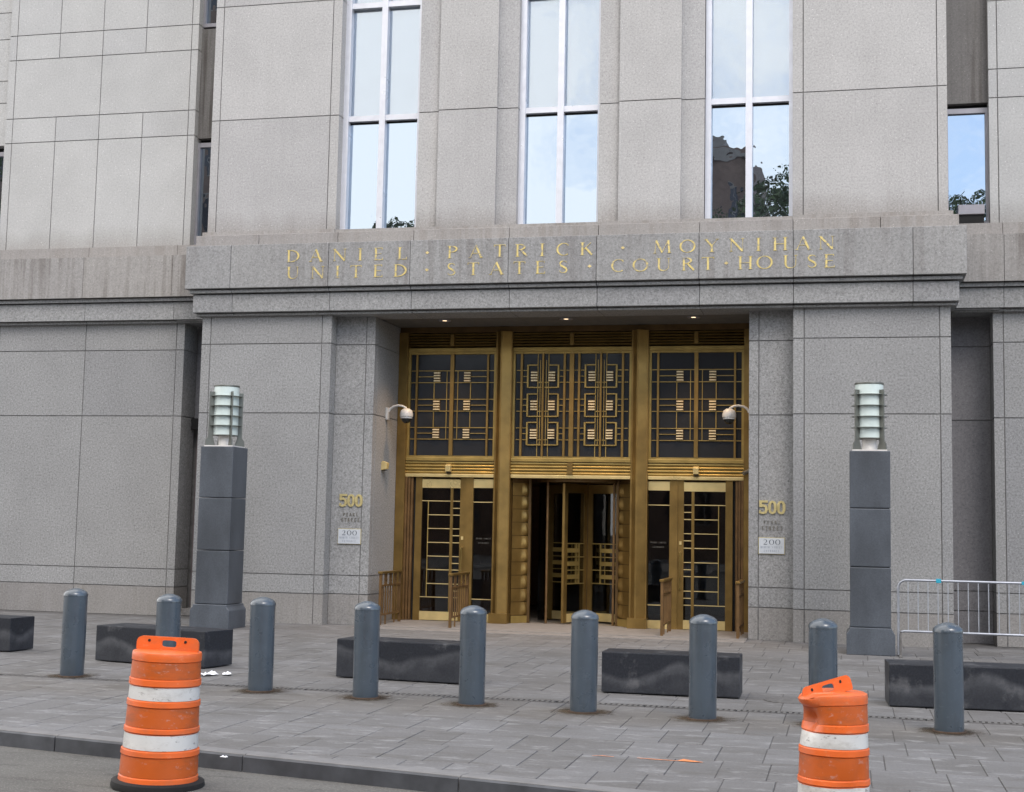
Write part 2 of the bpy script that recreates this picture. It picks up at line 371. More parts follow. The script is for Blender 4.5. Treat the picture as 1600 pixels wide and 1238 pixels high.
M['orange'] = worn('orange_drum_plastic', (.70,.125,.020), (.40,.12,.05), .34, (3,3,6), .4, (.72,.30,.16), .25)
M['bollard'] = worn('bollard_plastic', (.055,.074,.095), (.04,.05,.058), .30, (5,5,1.2), .5, (.12,.145,.17), .22, .6)
def mk_emit(name, col, s):
    m_, N, L, B = new_mat(name); B.inputs['Base Color'].default_value = (*col, 1)
    B.inputs['Emission Color'].default_value = (*col, 1); B.inputs['Emission Strength'].default_value = s; return m_
M['lamp_glow'] = mk_emit('warm_lamp_lens', (1, .72, .45), 1.1)
def mk_leaf():
    m_, N, L, B = new_mat('leaf'); tc = N.new('ShaderNodeTexCoord').outputs['Object']
    c = ramp(N, L, nz(N, L, tc, .8, 4), [(.3, (.025,.05,.015)), (.7, (.07,.12,.03))])
    L.new(c, B.inputs['Base Color']); B.inputs['Roughness'].default_value = .6; return m_
M['leaf'] = mk_leaf()

# ------------------------------------------------------------------ glyphs (stroke built capitals and numerals, unit height)
TK, TN, SF = .150, .034, .026
def arc(cx, cy, rx, ry, a0, a1, thick=TK, thin=TN, n=14):
    P = []
    for i in range(n+1):
        a = R(a0+(a1-a0)*i/n); c = abs(math.cos(a))
        P.append((cx+rx*math.cos(a), cy+ry*math.sin(a), thin+(thick-thin)*c**1.5))
    return P
def bar(x0, y0, x1, y1, w): return [(x0, y0, w), (x1, y1, w)]
def ser(x, y, w=.26): return bar(x-w/2, y, x+w/2, y, SF)
def G(ch):
    s = []
    V = lambda x, w=TK: s.append(bar(x, 0, x, 1, w))
    if ch == 'D': V(-.34); s += [ser(-.36, .018), ser(-.36, .982), arc(-.24, .5, .66, .48, 90, -90)]
    elif ch == 'A': s += [bar(-.42, 0, -.02, 1, TN), bar(.40, 0, -.02, 1, TK), bar(-.27, .36, .24, .36, TN), ser(-.42, .018, .22), ser(.40, .018, .26)]
    elif ch == 'N': s += [bar(-.38, 0, -.38, 1, TN), bar(.40, 0, .40, 1, TN), bar(-.40, .98, .38, .02, TK*.95), ser(-.38, .018, .22), ser(.40, .982, .22), ser(-.42, .982, .18)]
    elif ch == 'I': V(0); s += [ser(0, .018, .3), ser(0, .982, .3)]
    elif ch == 'E': V(-.22); s += [bar(-.34, .982, .26, .982, TN), bar(-.2, .52, .20, .52, TN), bar(-.34, .02, .30, .02, TN), bar(.26, .86, .26, 1, TN), bar(.30, 0, .30, .16, TN)]
    elif ch == 'L': V(-.20); s += [ser(-.20, .982, .3), bar(-.34, .02, .32, .02, TN), bar(.32, 0, .32, .18, TN)]
    elif ch == 'P': V(-.24); s += [ser(-.24, .018, .3), ser(-.30, .982, .2), arc(-.16, .74, .44, .24, 90, -90)]
    elif ch == 'R': V(-.28); s += [ser(-.28, .018, .28), ser(-.34, .982, .2), arc(-.2, .76, .42, .22, 90, -90), bar(-.02, .52, .42, .02, TK*.95)]
    elif ch == 'T': V(0); s += [ser(0, .018, .3), bar(-.40, .975, .40, .975, TN), bar(-.40, .84, -.40, 1, TN), bar(.40, .84, .40, 1, TN)]
    elif ch == 'C': s += [arc(.06, .5, .46, .48, 52, 308)]; s += [bar(.36, .76, .36, .94, TN)]
    elif ch == 'K': V(-.28); s += [ser(-.28, .018, .28), ser(-.28, .982, .28), bar(-.18, .45, .32, .98, TN), bar(-.04, .56, .40, .02, TK*.95)]
    elif ch == 'M': s += [bar(-.50, 0, -.42, 1, TN), bar(-.42, 1, .0, .05, TK*.95), bar(.0, .05, .42, 1, TN), bar(.50, 0, .42, 1, TK*.95), ser(-.50, .018, .2), ser(.50, .018, .24)]
    elif ch in 'O0': s += [arc(0, .5, .48 if ch == 'O' else .40, .48, 0, 360, n=28)]
    elif ch == 'Y': s += [bar(0, 0, 0, .5, TK), bar(0, .48, -.38, .98, TK*.9), bar(0, .48, .38, .98, TN), ser(0, .018, .3), ser(-.38, .982, .24), ser(.38, .982, .2)]
    elif ch == 'H': s += [bar(-.34, 0, -.34, 1, TK), bar(.34, 0, .34, 1, TK), bar(-.34, .5, .34, .5, TN), ser(-.34, .018), ser(.34, .018), ser(-.34, .982), ser(.34, .982)]
    elif ch == 'U': s += [[(-.34, 1, TK), (-.34, .34, TK), (-.30, .16, TK*.85), (-.16, .05, TK*.6), (.0, .02, TN), (.18, .07, TN), (.31, .2, TN), (.34, .36, TN), (.34, 1, TN)], ser(-.34, .982), ser(.34, .982, .2)]
    elif ch == 'S': s += [[(.24, .84, TN), (.16, .93, TN), (0, .975, TN), (-.16, .92, TK*.7), (-.24, .78, TK*.8), (-.18, .62, TK*.9), (0, .51, TK), (.18, .39, TK), (.25, .24, TK*.85), (.18, .09, TK*.6), (0, .03, TN), (-.17, .07, TN), (-.27, .20, TN)]]
    elif ch == 'W': s += [bar(-.55, 1, -.28, 0, TK*.9), bar(-.28, 0, 0, 1, TN), bar(0, 1, .28, 0, TK*.9), bar(.28, 0, .55, 1, TN)]
    elif ch == '2': s += [[(-.30, .74, TN), (-.24, .90, TK*.5), (-.05, .975, TN), (.16, .90, TK*.8), (.24, .72, TK), (.14, .48, TK*.7), (-.10, .24, TN), (-.32, .06, TN)], bar(-.34, .06, .32, .06, TK*.8), bar(.32, .02, .34, .22, TN)]
    elif ch == '5': s += [bar(-.22, .52, -.22, 1, .2), bar(-.30, .92, .30, .92, .16), [(-.25, .56, .16), (-.02, .64, .18), (.16, .56, .2), (.21, .34, .2), (.14, .14, .2), (-.06, .08, .16), (-.28, .12, .16), (-.24, .28, .14)]]
    elif ch == 'B0': s += [[(-.2, .30, .2), (-.2, .70, .2), (-.13, .86, .18), (0, .92, .16), (.13, .86, .18), (.2, .70, .2), (.2, .30, .2), (.13, .14, .18), (0, .08, .16), (-.13, .14, .18), (-.2, .30, .2)]]
    elif ch == '.': return [[(-.13, .5, .03), (0, .5, .25), (.13, .5, .03)]]
    return s
def glyph_mesh(mb, ch, cx, z0, h, y, depth, wx=1.0, flip=1):
    for si, st in enumerate(G(ch)):
        n = len(st); Lp, Rp = [], []
        P = [Vector((p[0]*wx*h, p[1]*h)) for p in st]
        for i in range(n):
            t = (P[min(i+1, n-1)]-P[max(i-1, 0)])
            if t.length < 1e-9: t = Vector((1, 0))
            t.normalize(); nn = Vector((-t.y, t.x)); w = st[i][2]*h/2
            Lp.append(P[i]+nn*w); Rp.append(P[i]-nn*w)
        yy = y-depth-si*.0006
        for i in range(n-1):
            q = [Lp[i], Lp[i+1], Rp[i+1], Rp[i]]
            b = len(mb.v)
            mb.v += [(cx+p.x, yy, z0+p.y) for p in q]+[(cx+p.x, y+.003, z0+p.y) for p in q]
            mb.f += [(b, b+1, b+2, b+3), (b, b+4, b+5, b+1), (b+2, b+6, b+7, b+3)]
            if i == 0: mb.f.append((b+3, b+7, b+4, b))
            if i == n-2: mb.f.append((b+1, b+5, b+6, b+2))
def letter(name, mat, parent, ch, cx, z0, h, y, depth, wx=1.0):
    mb = MB(); glyph_mesh(mb, ch, cx, z0, h, y, depth, wx)
    me = bpy.data.meshes.new(name); me.from_pydata(mb.v, [], mb.f); me.materials.append(mat)
    o = bpy.data.objects.new(name, me); COL.objects.link(o); o.parent = parent; return o
def line_of_text(mat, parent, txt, x0, x1, z0, h, y, depth, wx, name='lettering'):
    mb = MB(); n = len(txt); st = (x1-x0)/max(1, n-1) if n > 1 else 0
    for i, ch in enumerate(txt):
        if ch != ' ': glyph_mesh(mb, ch, x0+st*i, z0, h, y, depth, wx)
    me = bpy.data.meshes.new(name); me.from_pydata(mb.v, [], mb.f); me.materials.append(mat)
    o = bpy.data.objects.new(name, me); COL.objects.link(o); o.parent = parent; return o

# ================================================================== GROUND
g = MB(); g.v = [(-400,-300,-.13),(400,-300,-.13),(400,60,-.13),(-400,60,-.13)]; g.f = [(0,1,2,3)]
road = g.build('road', M['asphalt'], kind='structure')
# kerb line
KP = Vector((-1.98, -12.83)); KD = Vector((.981, -.196)).normalized(); KN = Vector((-KD.y, KD.x))
def ks(x, y): return (Vector((x, y))-KP).dot(KN)
curb = bpy.data.objects.new('curb', None); COL.objects.link(curb); curb['kind'] = 'structure'
for i in range(-9, 9):
    a0, a1 = i*1.83+.6, i*1.83+2.424
    def f(p, a): q = KP+KD*a+KN*p[0]; return (q.x, q.y, p[1])
    MB().prism([(0, -.14), (.02, -.006), (.035, 0.001), (.165, 0.001), (.165, -.14)], f, a0, a1).build('curb_stone', M['curb_top'], curb)
    MB().prism([(-.012, -.14), (-.010, -.020), (.004, -.008), (.004, -.14)], f, a0+.004, a1-.004).build('curb_face', M['curb'], curb)
pav = bpy.data.objects.new('pavement', None); COL.objects.link(pav); pav['kind'] = 'structure'
bed = MB()
c1 = KP+KD*-30+KN*.168; c2 = KP+KD*22+KN*.168
bed.v = [(c1.x, c1.y, -.007), (c2.x, c2.y, -.007), (c2.x, 9, -.007), (c1.x, 9, -.007)]; bed.f = [(0,1,2,3)]
bed.build('mortar_bed', M['joint_sand'], pav)
def clip(poly):
    out = []
    for i in range(len(poly)):
        a, b = poly[i], poly[(i+1) % len(poly)]
        sa, sb = ks(*a)-.175, ks(*b)-.175
        if sa >= 0: out.append(a)
        if (sa >= 0) != (sb >= 0):
            t = sa/(sa-sb); out.append((a[0]+(b[0]-a[0])*t, a[1]+(b[1]-a[1])*t))
    return out
def camproj(x, y, z=0):
    q = Vector((x, y, z))-CAM; d = q.dot(fw)
    return 800+2227.4*q.dot(rr)/d, 600-2227.4*q.dot(uu)/d, d
PW, PD, GAP = .364, .775, .0032
cells = []
rows = [(-9.235-PD*(k+1), -9.235-PD*k) for k in range(8)]+[(-9.06+PD*k, -9.06+PD*(k+1)) for k in range(12)]
for ri, (ya, yb) in enumerate(rows):
    off = random.choice([0, .5, .22, .7])*PW+ri*.07
    x = -14+off
    while x < 9.5:
        w = PW*(random.choice([1, 1, 1, 1, 2]) if yb > -9 else random.choice([1, 1, 1, 1, 1.5]))
        p = [(x+GAP, ya+GAP), (x+w-GAP, ya+GAP), (x+w-GAP, yb-GAP), (x+GAP, yb-GAP)]
        if ya > -1.5 and abs(x+w/2) < 13: pass
        p = clip(p)
        if len(p) >= 3:
            cx = sum(q[0] for q in p)/len(p); cy = sum(q[1] for q in p)/len(p)
            u, v, d = camproj(cx, cy)
            vis = -60 < u < 1660 and v < 1290
            cells.append((0 if vis else 1, d, p))
        x += w
cells.sort(key=lambda c: (c[0], c[1]))
def add_paver(mb, p, tones):
    n = len(p); h = random.uniform(-.002, .001); tx, ty = random.uniform(-.003, .003), random.uniform(-.002, .002)
    cx = sum(q[0] for q in p)/n; cy = sum(q[1] for q in p)/n; b = len(mb.v); c = .006
    top = []
    for q in p:
        dx, dy = q[0]-cx, q[1]-cy; l = math.hypot(dx, dy)
        top.append((q[0]-dx/l*c, q[1]-dy/l*c, h+tx*dx+ty*dy))
    mb.v += top+[(q[0], q[1], h-.005) for q in p]+[(q[0], q[1], -.02) for q in p]
    mb.f.append(tuple(b+i for i in range(n)))
    for k in (0, n):
        for i in range(n):
            j = (i+1) % n; mb.f.append((b+k+i, b+k+n+i, b+k+n+j, b+k+j))
    t = random.random(); tones += [t]*(3*n)
def build_pavers(lst, name, kind=None):
    mb = MB(); tones = []
    for c in lst: add_paver(mb, c[2], tones)
    me = bpy.data.meshes.new(name); me.from_pydata(mb.v, [], mb.f)
    at = me.attributes.new('tone', 'FLOAT', 'POINT'); at.data.foreach_set('value', tones)
    me.materials.append(M['paver']); o = bpy.data.objects.new(name, me); COL.objects.link(o); o.parent = pav
    if kind: o['kind'] = kind
for c in cells[:300]: build_pavers([c], 'paver')
build_pavers(cells[300:], 'far_pavers', 'stuff')
# opposite side of the street (seen only in the glass)
bx('opposite_pavement', M['slab'], None, -200, 200, -80, -34, -.2, 0)['kind'] = 'structure'

# ================================================================== COURTHOUSE
ch = thing('courthouse', 'grey granite courthouse front with gilded inscription, tall windows and bronze doors', 'building')
J = .0085
def panel(mat, x0, x1, z0, z1, yf, depth=.10, name='granite_panel'):
    return MB().box(x0+J, x1-J, yf, yf+depth, z0+J, z1-J).build(name, mat, ch)
def grid(mat, xs, zs, yf, depth=.10, edgeL=0, edgeR=0, skip=()):
    for i in range(len(xs)-1):
        for k in range(len(zs)-1):
            if (i, k) in skip: continue
            d = depth
            x0, x1 = xs[i]+J, xs[i+1]-J
            if i == 0 and edgeL: d = edgeL; x0 = xs[i]
            if i == len(xs)-2 and edgeR: d = edgeR; x1 = xs[-1]
            mm = mat(k) if callable(mat) else mat
            MB().box(x0, x1, yf, yf+d, zs[k]+J*(k > 0), zs[k+1]-J*(k < len(zs)-2)).build('granite_panel', mm, ch)
def core(x0, x1, y0, y1, z0, z1): bx('wall_core', M['mortar'], ch, x0, x1, y0, y1, z0, z1)
ZL = [0, .525, .85, 3.68, 4.92, 5.42]
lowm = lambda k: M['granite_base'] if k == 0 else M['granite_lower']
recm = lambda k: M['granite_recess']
for s in (-1, 1):
    X = lambda *a: sorted(s*v for v in a)
    # lower pier
    xs = X(4.01, 4.185, 6.315, 6.485)
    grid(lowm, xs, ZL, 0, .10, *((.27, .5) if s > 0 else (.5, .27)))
    core(min(xs)+.012, max(xs)-.012, .016, .5, 0, 5.41)
    # inner pilaster and recess cheek
    xs = X(3.28, 3.44, 4.012)
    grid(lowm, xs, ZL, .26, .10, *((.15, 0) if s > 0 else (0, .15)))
    core(min(xs)+(.012 if s > 0 else 0), max(xs)-(.012 if s < 0 else 0), .276, 2.0, 0, 5.41)
    for k in range(5):
        a, b = s*3.28, s*3.40
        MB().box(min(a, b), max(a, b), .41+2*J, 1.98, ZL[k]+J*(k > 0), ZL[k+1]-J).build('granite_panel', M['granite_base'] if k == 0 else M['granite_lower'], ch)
    # slot between pier and wing
    xs = X(6.47, 7.20)
    zs = ZL if s > 0 else [3.68, 4.92, 5.42]
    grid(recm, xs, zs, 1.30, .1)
    core(min(xs)-.4, max(xs)+.4, 1.318, 1.8, 0 if s > 0 else 3.68, 5.41)
    # lower wing
    far = 11.24
    xs = X(7.20, 7.36, 9.24, 11.08, far)
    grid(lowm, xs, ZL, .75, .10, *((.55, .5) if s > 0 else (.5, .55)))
    core(min(xs)+.012, max(xs)-.012, .766, 1.3, 0, 5.41)
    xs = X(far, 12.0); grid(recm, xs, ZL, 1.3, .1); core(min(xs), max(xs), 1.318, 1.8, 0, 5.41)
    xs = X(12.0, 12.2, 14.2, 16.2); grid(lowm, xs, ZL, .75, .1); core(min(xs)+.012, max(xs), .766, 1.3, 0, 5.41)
    # upper pier
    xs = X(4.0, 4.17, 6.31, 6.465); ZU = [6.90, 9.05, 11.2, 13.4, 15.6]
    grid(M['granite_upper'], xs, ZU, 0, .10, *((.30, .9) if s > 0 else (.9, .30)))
    core(min(xs)+.012, max(xs)-.012, .016, .95, 6.9, 15.6)
    # upper pilaster and strips
    xs = X(1.08, 2.14); grid(M['granite_upper'], xs, ZU, 0, .10, .1, .1)
    for a in ((.72, 1.08), (2.14, 2.53)):
        xs2 = X(*a); grid(M['granite_upper'], xs2, ZU, .09, .10, *((.16, .02) if abs(xs2[0]) < abs(xs2[1]) and s > 0 else (.16, .16)))
    core(min(X(.74, 2.51)), max(X(.74, 2.51)), .11, .6, 6.9, 15.6)
    # upper wing: panels alternate tall and short courses
    WZ = [6.90, 9.03, 9.52, 10.70, 11.20, 13.33, 13.82, 15.0, 15.6]
    cols = [7.18, 7.32, 8.27, 9.19, 10.12, 11.06, 11.22]
    for k in range(len(WZ)-1):
        big_ = k in (2, 6)
        cc = [7.18, 7.32, 9.19, 11.06, 11.22] if big_ else cols
        xs = X(*cc)
        for i in range(len(xs)-1):
            x0, x1 = xs[i]+J*(i > 0), xs[i+1]-J*(i < len(xs)-2)
            d = .5 if i in (0, len(xs)-2) else .1
            MB().box(x0, x1, .75, .75+d, WZ[k]+J, WZ[k+1]-J).build('granite_panel', M['granite_wing_upper'], ch)
    core(min(X(7.2, 11.2)), max(X(7.2, 11.2)), .766, 1.24, 6.9, 15.6)
    xs = X(11.92, 12.1, 14.2, 16.2)
    grid(M['granite_wing_upper'], xs, WZ, .75, .1); core(min(xs)+.012, max(xs), .766, 1.3, 6.9, 15.6)

    # narrow slot windows (one by the pier, one beyond the wing)
    for (a, b) in ((6.47, 7.20), (11.2, 11.94)):
        xs = X(a, b); x0, x1 = xs
        top = 8.92
        wf = MB(); fw_ = .065
        wf.box(x0, x0+fw_, .93, 1.05, 6.92, top); wf.box(x1-fw_, x1, .93, 1.05, 6.92, top); wf.box(x0+fw_, x1-fw_, .93, 1.05, top-.085, top); wf.box(x0+fw_, x1-fw_, .93, 1.05, 6.92, 6.98)
        w = wf.build('narrow_window', M['grey_frame'], ch)
        bx('pane', M['mirror'], w, x0+fw_, x1-fw_, .99, 1.02, 6.98, top-.085)
        bx('lintel_gap', M['black'], ch, x0, x1, 1.06, 1.1, 6.9, 9.02)
        if s < 0 and a > 9:
            for z0, z1 in ((9.03, 9.9), (9.9, 10.35), (10.35, 11.2), (11.2, 11.75), (11.75, 13.3)):
                MB().box(x0, x1, .90, 1.1, z0+J, z1-J).build('granite_panel', M['granite_wing_upper'], ch)
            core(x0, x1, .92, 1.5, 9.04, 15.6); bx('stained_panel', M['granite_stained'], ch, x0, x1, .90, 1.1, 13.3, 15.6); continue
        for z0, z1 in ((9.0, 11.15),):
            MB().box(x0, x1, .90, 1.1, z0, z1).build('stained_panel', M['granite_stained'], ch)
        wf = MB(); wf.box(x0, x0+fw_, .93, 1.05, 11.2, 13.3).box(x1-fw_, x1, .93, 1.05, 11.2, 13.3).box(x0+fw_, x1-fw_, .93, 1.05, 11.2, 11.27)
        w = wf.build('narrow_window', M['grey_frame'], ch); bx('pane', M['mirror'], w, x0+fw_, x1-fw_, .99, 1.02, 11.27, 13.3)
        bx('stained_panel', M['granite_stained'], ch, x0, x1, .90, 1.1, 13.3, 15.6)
        core(x0, x1, 1.11, 1.5, 6.8, 15.6)

# left slot doorway
d0 = bx('service_door', M['door_brown'], ch, -7.19, -6.62, 1.40, 1.46, .06, 3.40)
bx('handle', M['grey_frame'], d0, -6.72, -6.69, 1.36, 1.40, 1.0, 1.25)
bx('dark_lintel_gap', M['black'], ch, -7.19, -6.47, 1.16, 1.5, 3.46, 3.66)  # black box standing for the dark gap over the door
bx('dark_edge_strip', M['black'], ch, -6.62, -6.49, 1.30, 1.5, 0, 3.46)  # black strip along the right edge of the opening
core(-7.6, -6.2, 1.47, 1.8, 0, 3.7)
bx('door_step', M['granite_base'], ch, -7.19, -6.49, 1.02, 1.4, 0, .12)

# belts: (z0, z1, y front, half width) for the centre, pushed back .75 for the wings
BELT = [(5.42, 5.462, -.085, 6.575, 'granite_lower'), (5.474, 5.795, -.17, 6.61, 'granite_lower'), (5.815, 5.872, -.23, 6.66, 'granite_lower'), (5.888, 6.665, -.30, 6.72, 'granite_belt'), (6.68, 6.885, -.13, 6.62, 'granite_sill')]
J1 = [-5.85, -4.0, -2.5, -.75, .77, 2.49, 4.02, 5.9]
J2 = [-5.40, -3.9, -2.5, -.78, .77, 2.48, 4.01, 5.4]
for bi, (z0, z1, y, hw, mt) in enumerate(BELT):
    js = [-hw]+(J2 if bi == 4 else J1)+[hw]
    for a, b in zip(js, js[1:]):
        e0 = .004 if a != -hw else 0; e1 = .004 if b != hw else 0
        MB().box(a+e0, b-e1, y, .60, z0, z1).build('cornice_block' if bi < 3 else ('inscription_block' if bi == 3 else 'sill_block'), M[mt], ch, bevel=.006, seg=1)
    for s in (-1, 1):
        wj = [hw+.001, 7.36, 9.19, 11.08, 13.0, 16.2]
        mt2 = {'granite_belt': 'granite_wing_belt'}.get(mt, mt)
        for a, b in zip(wj, wj[1:]):
            xs = sorted((s*a, s*b))
            MB().box(xs[0]+.004, xs[1]-.004, y+.75, 1.35, z0, z1).build('cornice_block' if bi < 3 else 'belt_block', M[mt2], ch)
core(-6.55, 6.55, -.03, .6, 5.43, 6.67); core(-16, -6.73, .70, 1.4, 5.43, 6.87); core(6.73, 16, .70, 1.4, 5.43, 6.87)
core(-6.4, 6.4, .05, .6, 6.66, 6.89)
core(6.45, 7.3, .62, 1.8, 5.44, 6.65); core(-7.3, -6.45, .62, 1.8, 5.44, 6.65)
# small stepped plinth under the upper wall, and window sills
for s in (-1, 1):
    xs = sorted((s*4.0, s*6.54)); bx('plinth_course', M['granite_sill'], ch, xs[0], xs[1], -.05, .12, 6.885, 6.965)
bx('plinth_course', M['granite_sill'], ch, -3.998, 3.998, -.02, .36, 6.886, 6.955)
# soffit above the entrance
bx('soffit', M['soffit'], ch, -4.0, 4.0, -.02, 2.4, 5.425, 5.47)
bx('entrance_slab', M['slab'], ch, -3.27, 3.27, -.10, 2.0, -.01, .018, )
for i in range(3):
    bx('threshold_stone', M['slab'], ch, -3.26+i*2.18, -3.26+(i+1)*2.18-.01, -.55, -.11, -.01, .010)

# ---- tall windows
def tall_window(x0, x1):
    f0, f1, yb = .22, .38, 0
    t = .10; m0 = (x0+x1)/2-.055; m1 = m0+.11
    fr = MB().box(x0, x0+t, f0, f1, 6.955, 15.6).box(x1-t+.03, x1, f0, f1, 6.955, 15.6).box(x0+t, x1-t+.03, f0+.02, f1, 6.955, 7.01)
    w = fr.build('tall_window', M['silver'], ch)
    bx('mullion', M['silver'], w, m0, m1, f0+.005, f1, 7.01, 15.6)
    for zb in (8.99, 11.10, 13.25):
        for a, b in ((x0+t, m0), (m1, x1-t+.03)):
            bx('transom_bar', M['silver'], w, a, b, f0+.03, f1, zb, zb+.10)
    for a, b in ((x0+t, m0), (m1, x1-t+.03)):
        bx('pane', M['mirror'], w, a, b, .355, .365, 7.01, 8.99)
        bx('dark_strip', M['black'], w, a, b, .345, .354, 8.955, 8.99)  # thin black strip just under the transom bar
        bx('pane', M['pane_upper'], w, a, b, .355, .365, 9.09, 11.10)
        bx('pane', M['pane_upper'], w, a, b, .355, .365, 11.20, 13.25)
        bx('pane', M['mirror'], w, a, b, .355, .365, 13.35, 15.6)
        bx('blind', M['blind'], w, a-.04, b+.04, .45, .46, 9.05, 13.3)
    bx('dark_room', M['black'], w, x0, x1, .50, .52, 6.9, 15.6)
tall_window(-4.0, -2.53); tall_window(-.72, .74); tall_window(2.53, 4.0)
bx('roof_slab', M['mortar'], ch, -16, 16, .9, 8, 15.55, 15.75)

# ---- inscription
L1 = [('D',-4.66),('A',-4.23),('N',-3.79),('I',-3.41),('E',-3.07),('L',-2.64),('.',-2.19),('P',-1.73),('A',-1.32),('T',-.90),('R',-.52),('I',-.16),('C',.20),('K',.60),('.',1.22),('M',1.88),('O',2.30),('Y',2.70),('N',3.11),('I',3.46),('H',3.81),('A',4.18),('N',4.55)]
L2 = [('U',-4.65),('N',-4.19),('I',-3.82),('T',-3.48),('E',-3.07),('D',-2.67),('.',-2.19),('S',-1.75),('T',-1.36),('A',-.95),('T',-.55),('E',-.18),('S',.21),('.',.66),('C',1.14),('O',1.52),('U',1.91),('R',2.31),('T',2.64),('.',2.94),('H',3.25),('O',3.56),('U',3.98),('S',4.32),('E',4.60)]
for row, z0 in ((L1, 6.33), (L2, 6.03)):
    for c_, x_ in row: letter('gilded_letter' if c_ != '.' else 'gilded_dot', M['gold'] if c_ != '.' else M['brass'], ch, c_, x_, z0, .215, -.302, .004, 1.12)

# ---- bronze entrance screen
YD = 1.75
def rail(mat, x0, x1, z0, z1, y0=YD-.03, y1=YD+.06, name='rail', parent=ch): return bx(name, mat, parent, x0, x1, y0, y1, z0, z1)
for s in (-1, 1):
    xs = sorted((s*3.275, s*3.10)); bx('bronze_jamb', M['bronze'], ch, xs[0], xs[1], YD-.10, YD+.15, 0, 5.32)
    xs = sorted((s*1.41, s*1.10))
    c0 = MB().prism([(xs[0], YD+.15), (xs[0], YD-.10), (xs[0]+.03, YD-.10), (xs[0]+.11, YD-.20), (xs[0]+.14, YD-.20), (xs[1]-.02, YD-.115), (xs[1], YD-.115), (xs[1], YD+.15)], lambda p, a: (p[0], p[1], a), .20, 5.32).build('bronze_column', M['bronze'], ch)
    bx('column_base', M['bronze'], c0, xs[0]-.015, xs[1]+.015, YD-.215, YD+.15, .02, .20)
    xm = (xs[0]+xs[1])/2
bx('head_panel', M['bronze_dark'], ch, -3.27, 3.27, YD-.06, YD+.15, 5.315, 5.424)
BAYS = [(-3.10, -1.41), (-1.10, 1.10), (1.41, 3.10)]
def flutes(x0, x1, z0, z1, n, mat, name, y):
    pts = []
    hz = (z1-z0)/n
    pts.append((y+.06, z0))
    for i in range(n):
        for k in range(7):
            a = math.pi*k/6; pts.append((y-.035*math.sin(a), z0+hz*i+hz*(.06+.88*(1-math.cos(a))/2)))
    pts.append((y+.06, z1))
    return MB().prism(pts, lambda p, a: (a, p[0], p[1]), x0, x1).build(name, mat, ch, smooth=True)
for bi, (x0, x1) in enumerate(BAYS):
    xm = (x0+x1)/2
    for i in range(5):
        z = 5.055+i*.052
        MB().prism([(YD-.035, z), (YD-.06, z+.012), (YD-.055, z+.036), (YD+.05, z+.042), (YD+.05, z)], lambda p, a: (a, p[0], p[1]), x0, x1).build('louvre_slat', M['bronze'], ch)
    bx('louvre_back', M['black'], ch, x0, x1, YD+.05, YD+.08, 5.03, 5.315)
    bx('louvre_block', M['bronze'], ch, xm-.035, xm+.035, YD-.09, YD-.045, 5.07, 5.27)
    bx('transom_rail', M['brass_soft'], ch, x0, x1, YD-.07, YD+.1, 4.955, 5.032, .008)
    bx('transom_rail', M['brass_soft'], ch, x0, x1, YD-.08, YD+.1, 2.935, 3.00, .008)
    flutes(x0, x1, 2.70, 2.934, 4, M['brass_soft'], 'fluted_band', YD-.03)
    bx('transom_rail', M['brass'], ch, x0, x1, YD-.075, YD+.1, 2.638, 2.699, .008)
    if bi == 1: bx('band_block', M['bronze'], ch, xm-.05, xm+.05, YD-.10, YD-.06, 2.71, 2.925)
# transom windows
def bar_(w, x0, x1, z0, z1, d=.022, mat='brass_soft', y=YD): bx('glazing_bar', M[mat], w, x0, x1, y-d, y+.004, z0, z1)
def twin_base(x0, x1):
    w = MB().box(x0, x0+.045, YD-.04, YD+.05, 3.0, 4.955).box(x1-.045, x1, YD-.04, YD+.05, 3.0, 4.955).box(x0+.045, x1-.045, YD-.04, YD+.05, 3.0, 3.035).box(x0+.045, x1-.045, YD-.04, YD+.05, 4.915, 4.955).build('transom_window', M['brass_soft'], ch)
    bx('glass', M['transom_glass'], w, x0+.045, x1-.045, YD+.005, YD+.02, 3.035, 4.915)
    return w
LV = [(4.39, 4.61, 4.50), (3.86, 4.08, 3.97), (3.34, 3.555, 3.45)]      # low bar, high bar, middle bar
def squares(w, cx, z0, z1):
    n = 4
    bx('square_back', M['bronze_dark'], w, cx-.063, cx+.063, YD-.012, YD+.003, z0, z1)
    for i in range(n):
        h = (z1-z0)/n; bx('square_bar', M['brass_bar'], w, cx-.06, cx+.06, YD-.055, YD-.013, z0+h*i+.008, z0+h*i+h*.62)
for (x0, x1) in (BAYS[0], BAYS[2]):
    w = twin_base(x0, x1); xm = (x0+x1)/2
    bar_(w, xm-.035, xm+.035, 3.035, 4.915, .05, 'bronze')
    for s in (-1, 1):
        xa = xm+s*.035; xb = xm+s*(x1-x0)/2-s*.045
        xi = xb-s*.10
        a, b = sorted((xi, xi-s*.036)); bar_(w, a, b, 3.035, 4.915, .045, 'bronze')
        xsq = xm+s*.29
        for lo, hi, mid in LV:
            for z in (lo, hi): a, b = sorted((xa, xb)); bar_(w, a, b, z-.0065, z+.0065)
            a, b = sorted((xsq+s*.065, xi)); bar_(w, a, b, mid-.006, mid+.006)
            squares(w, xsq, lo+.012, hi-.012)
        for xv in (xm+s*.105,): bar_(w, xv-.006, xv+.006, 3.34, 4.61, .018)
        for za, zb in ((4.08, 4.39), (3.555, 3.86)): bar_(w, xsq+s*.06-.007, xsq+s*.06+.007, za, zb, .018)
w = twin_base(*BAYS[1])
bar_(w, -.04, .04, 3.035, 4.915, .055, 'bronze')
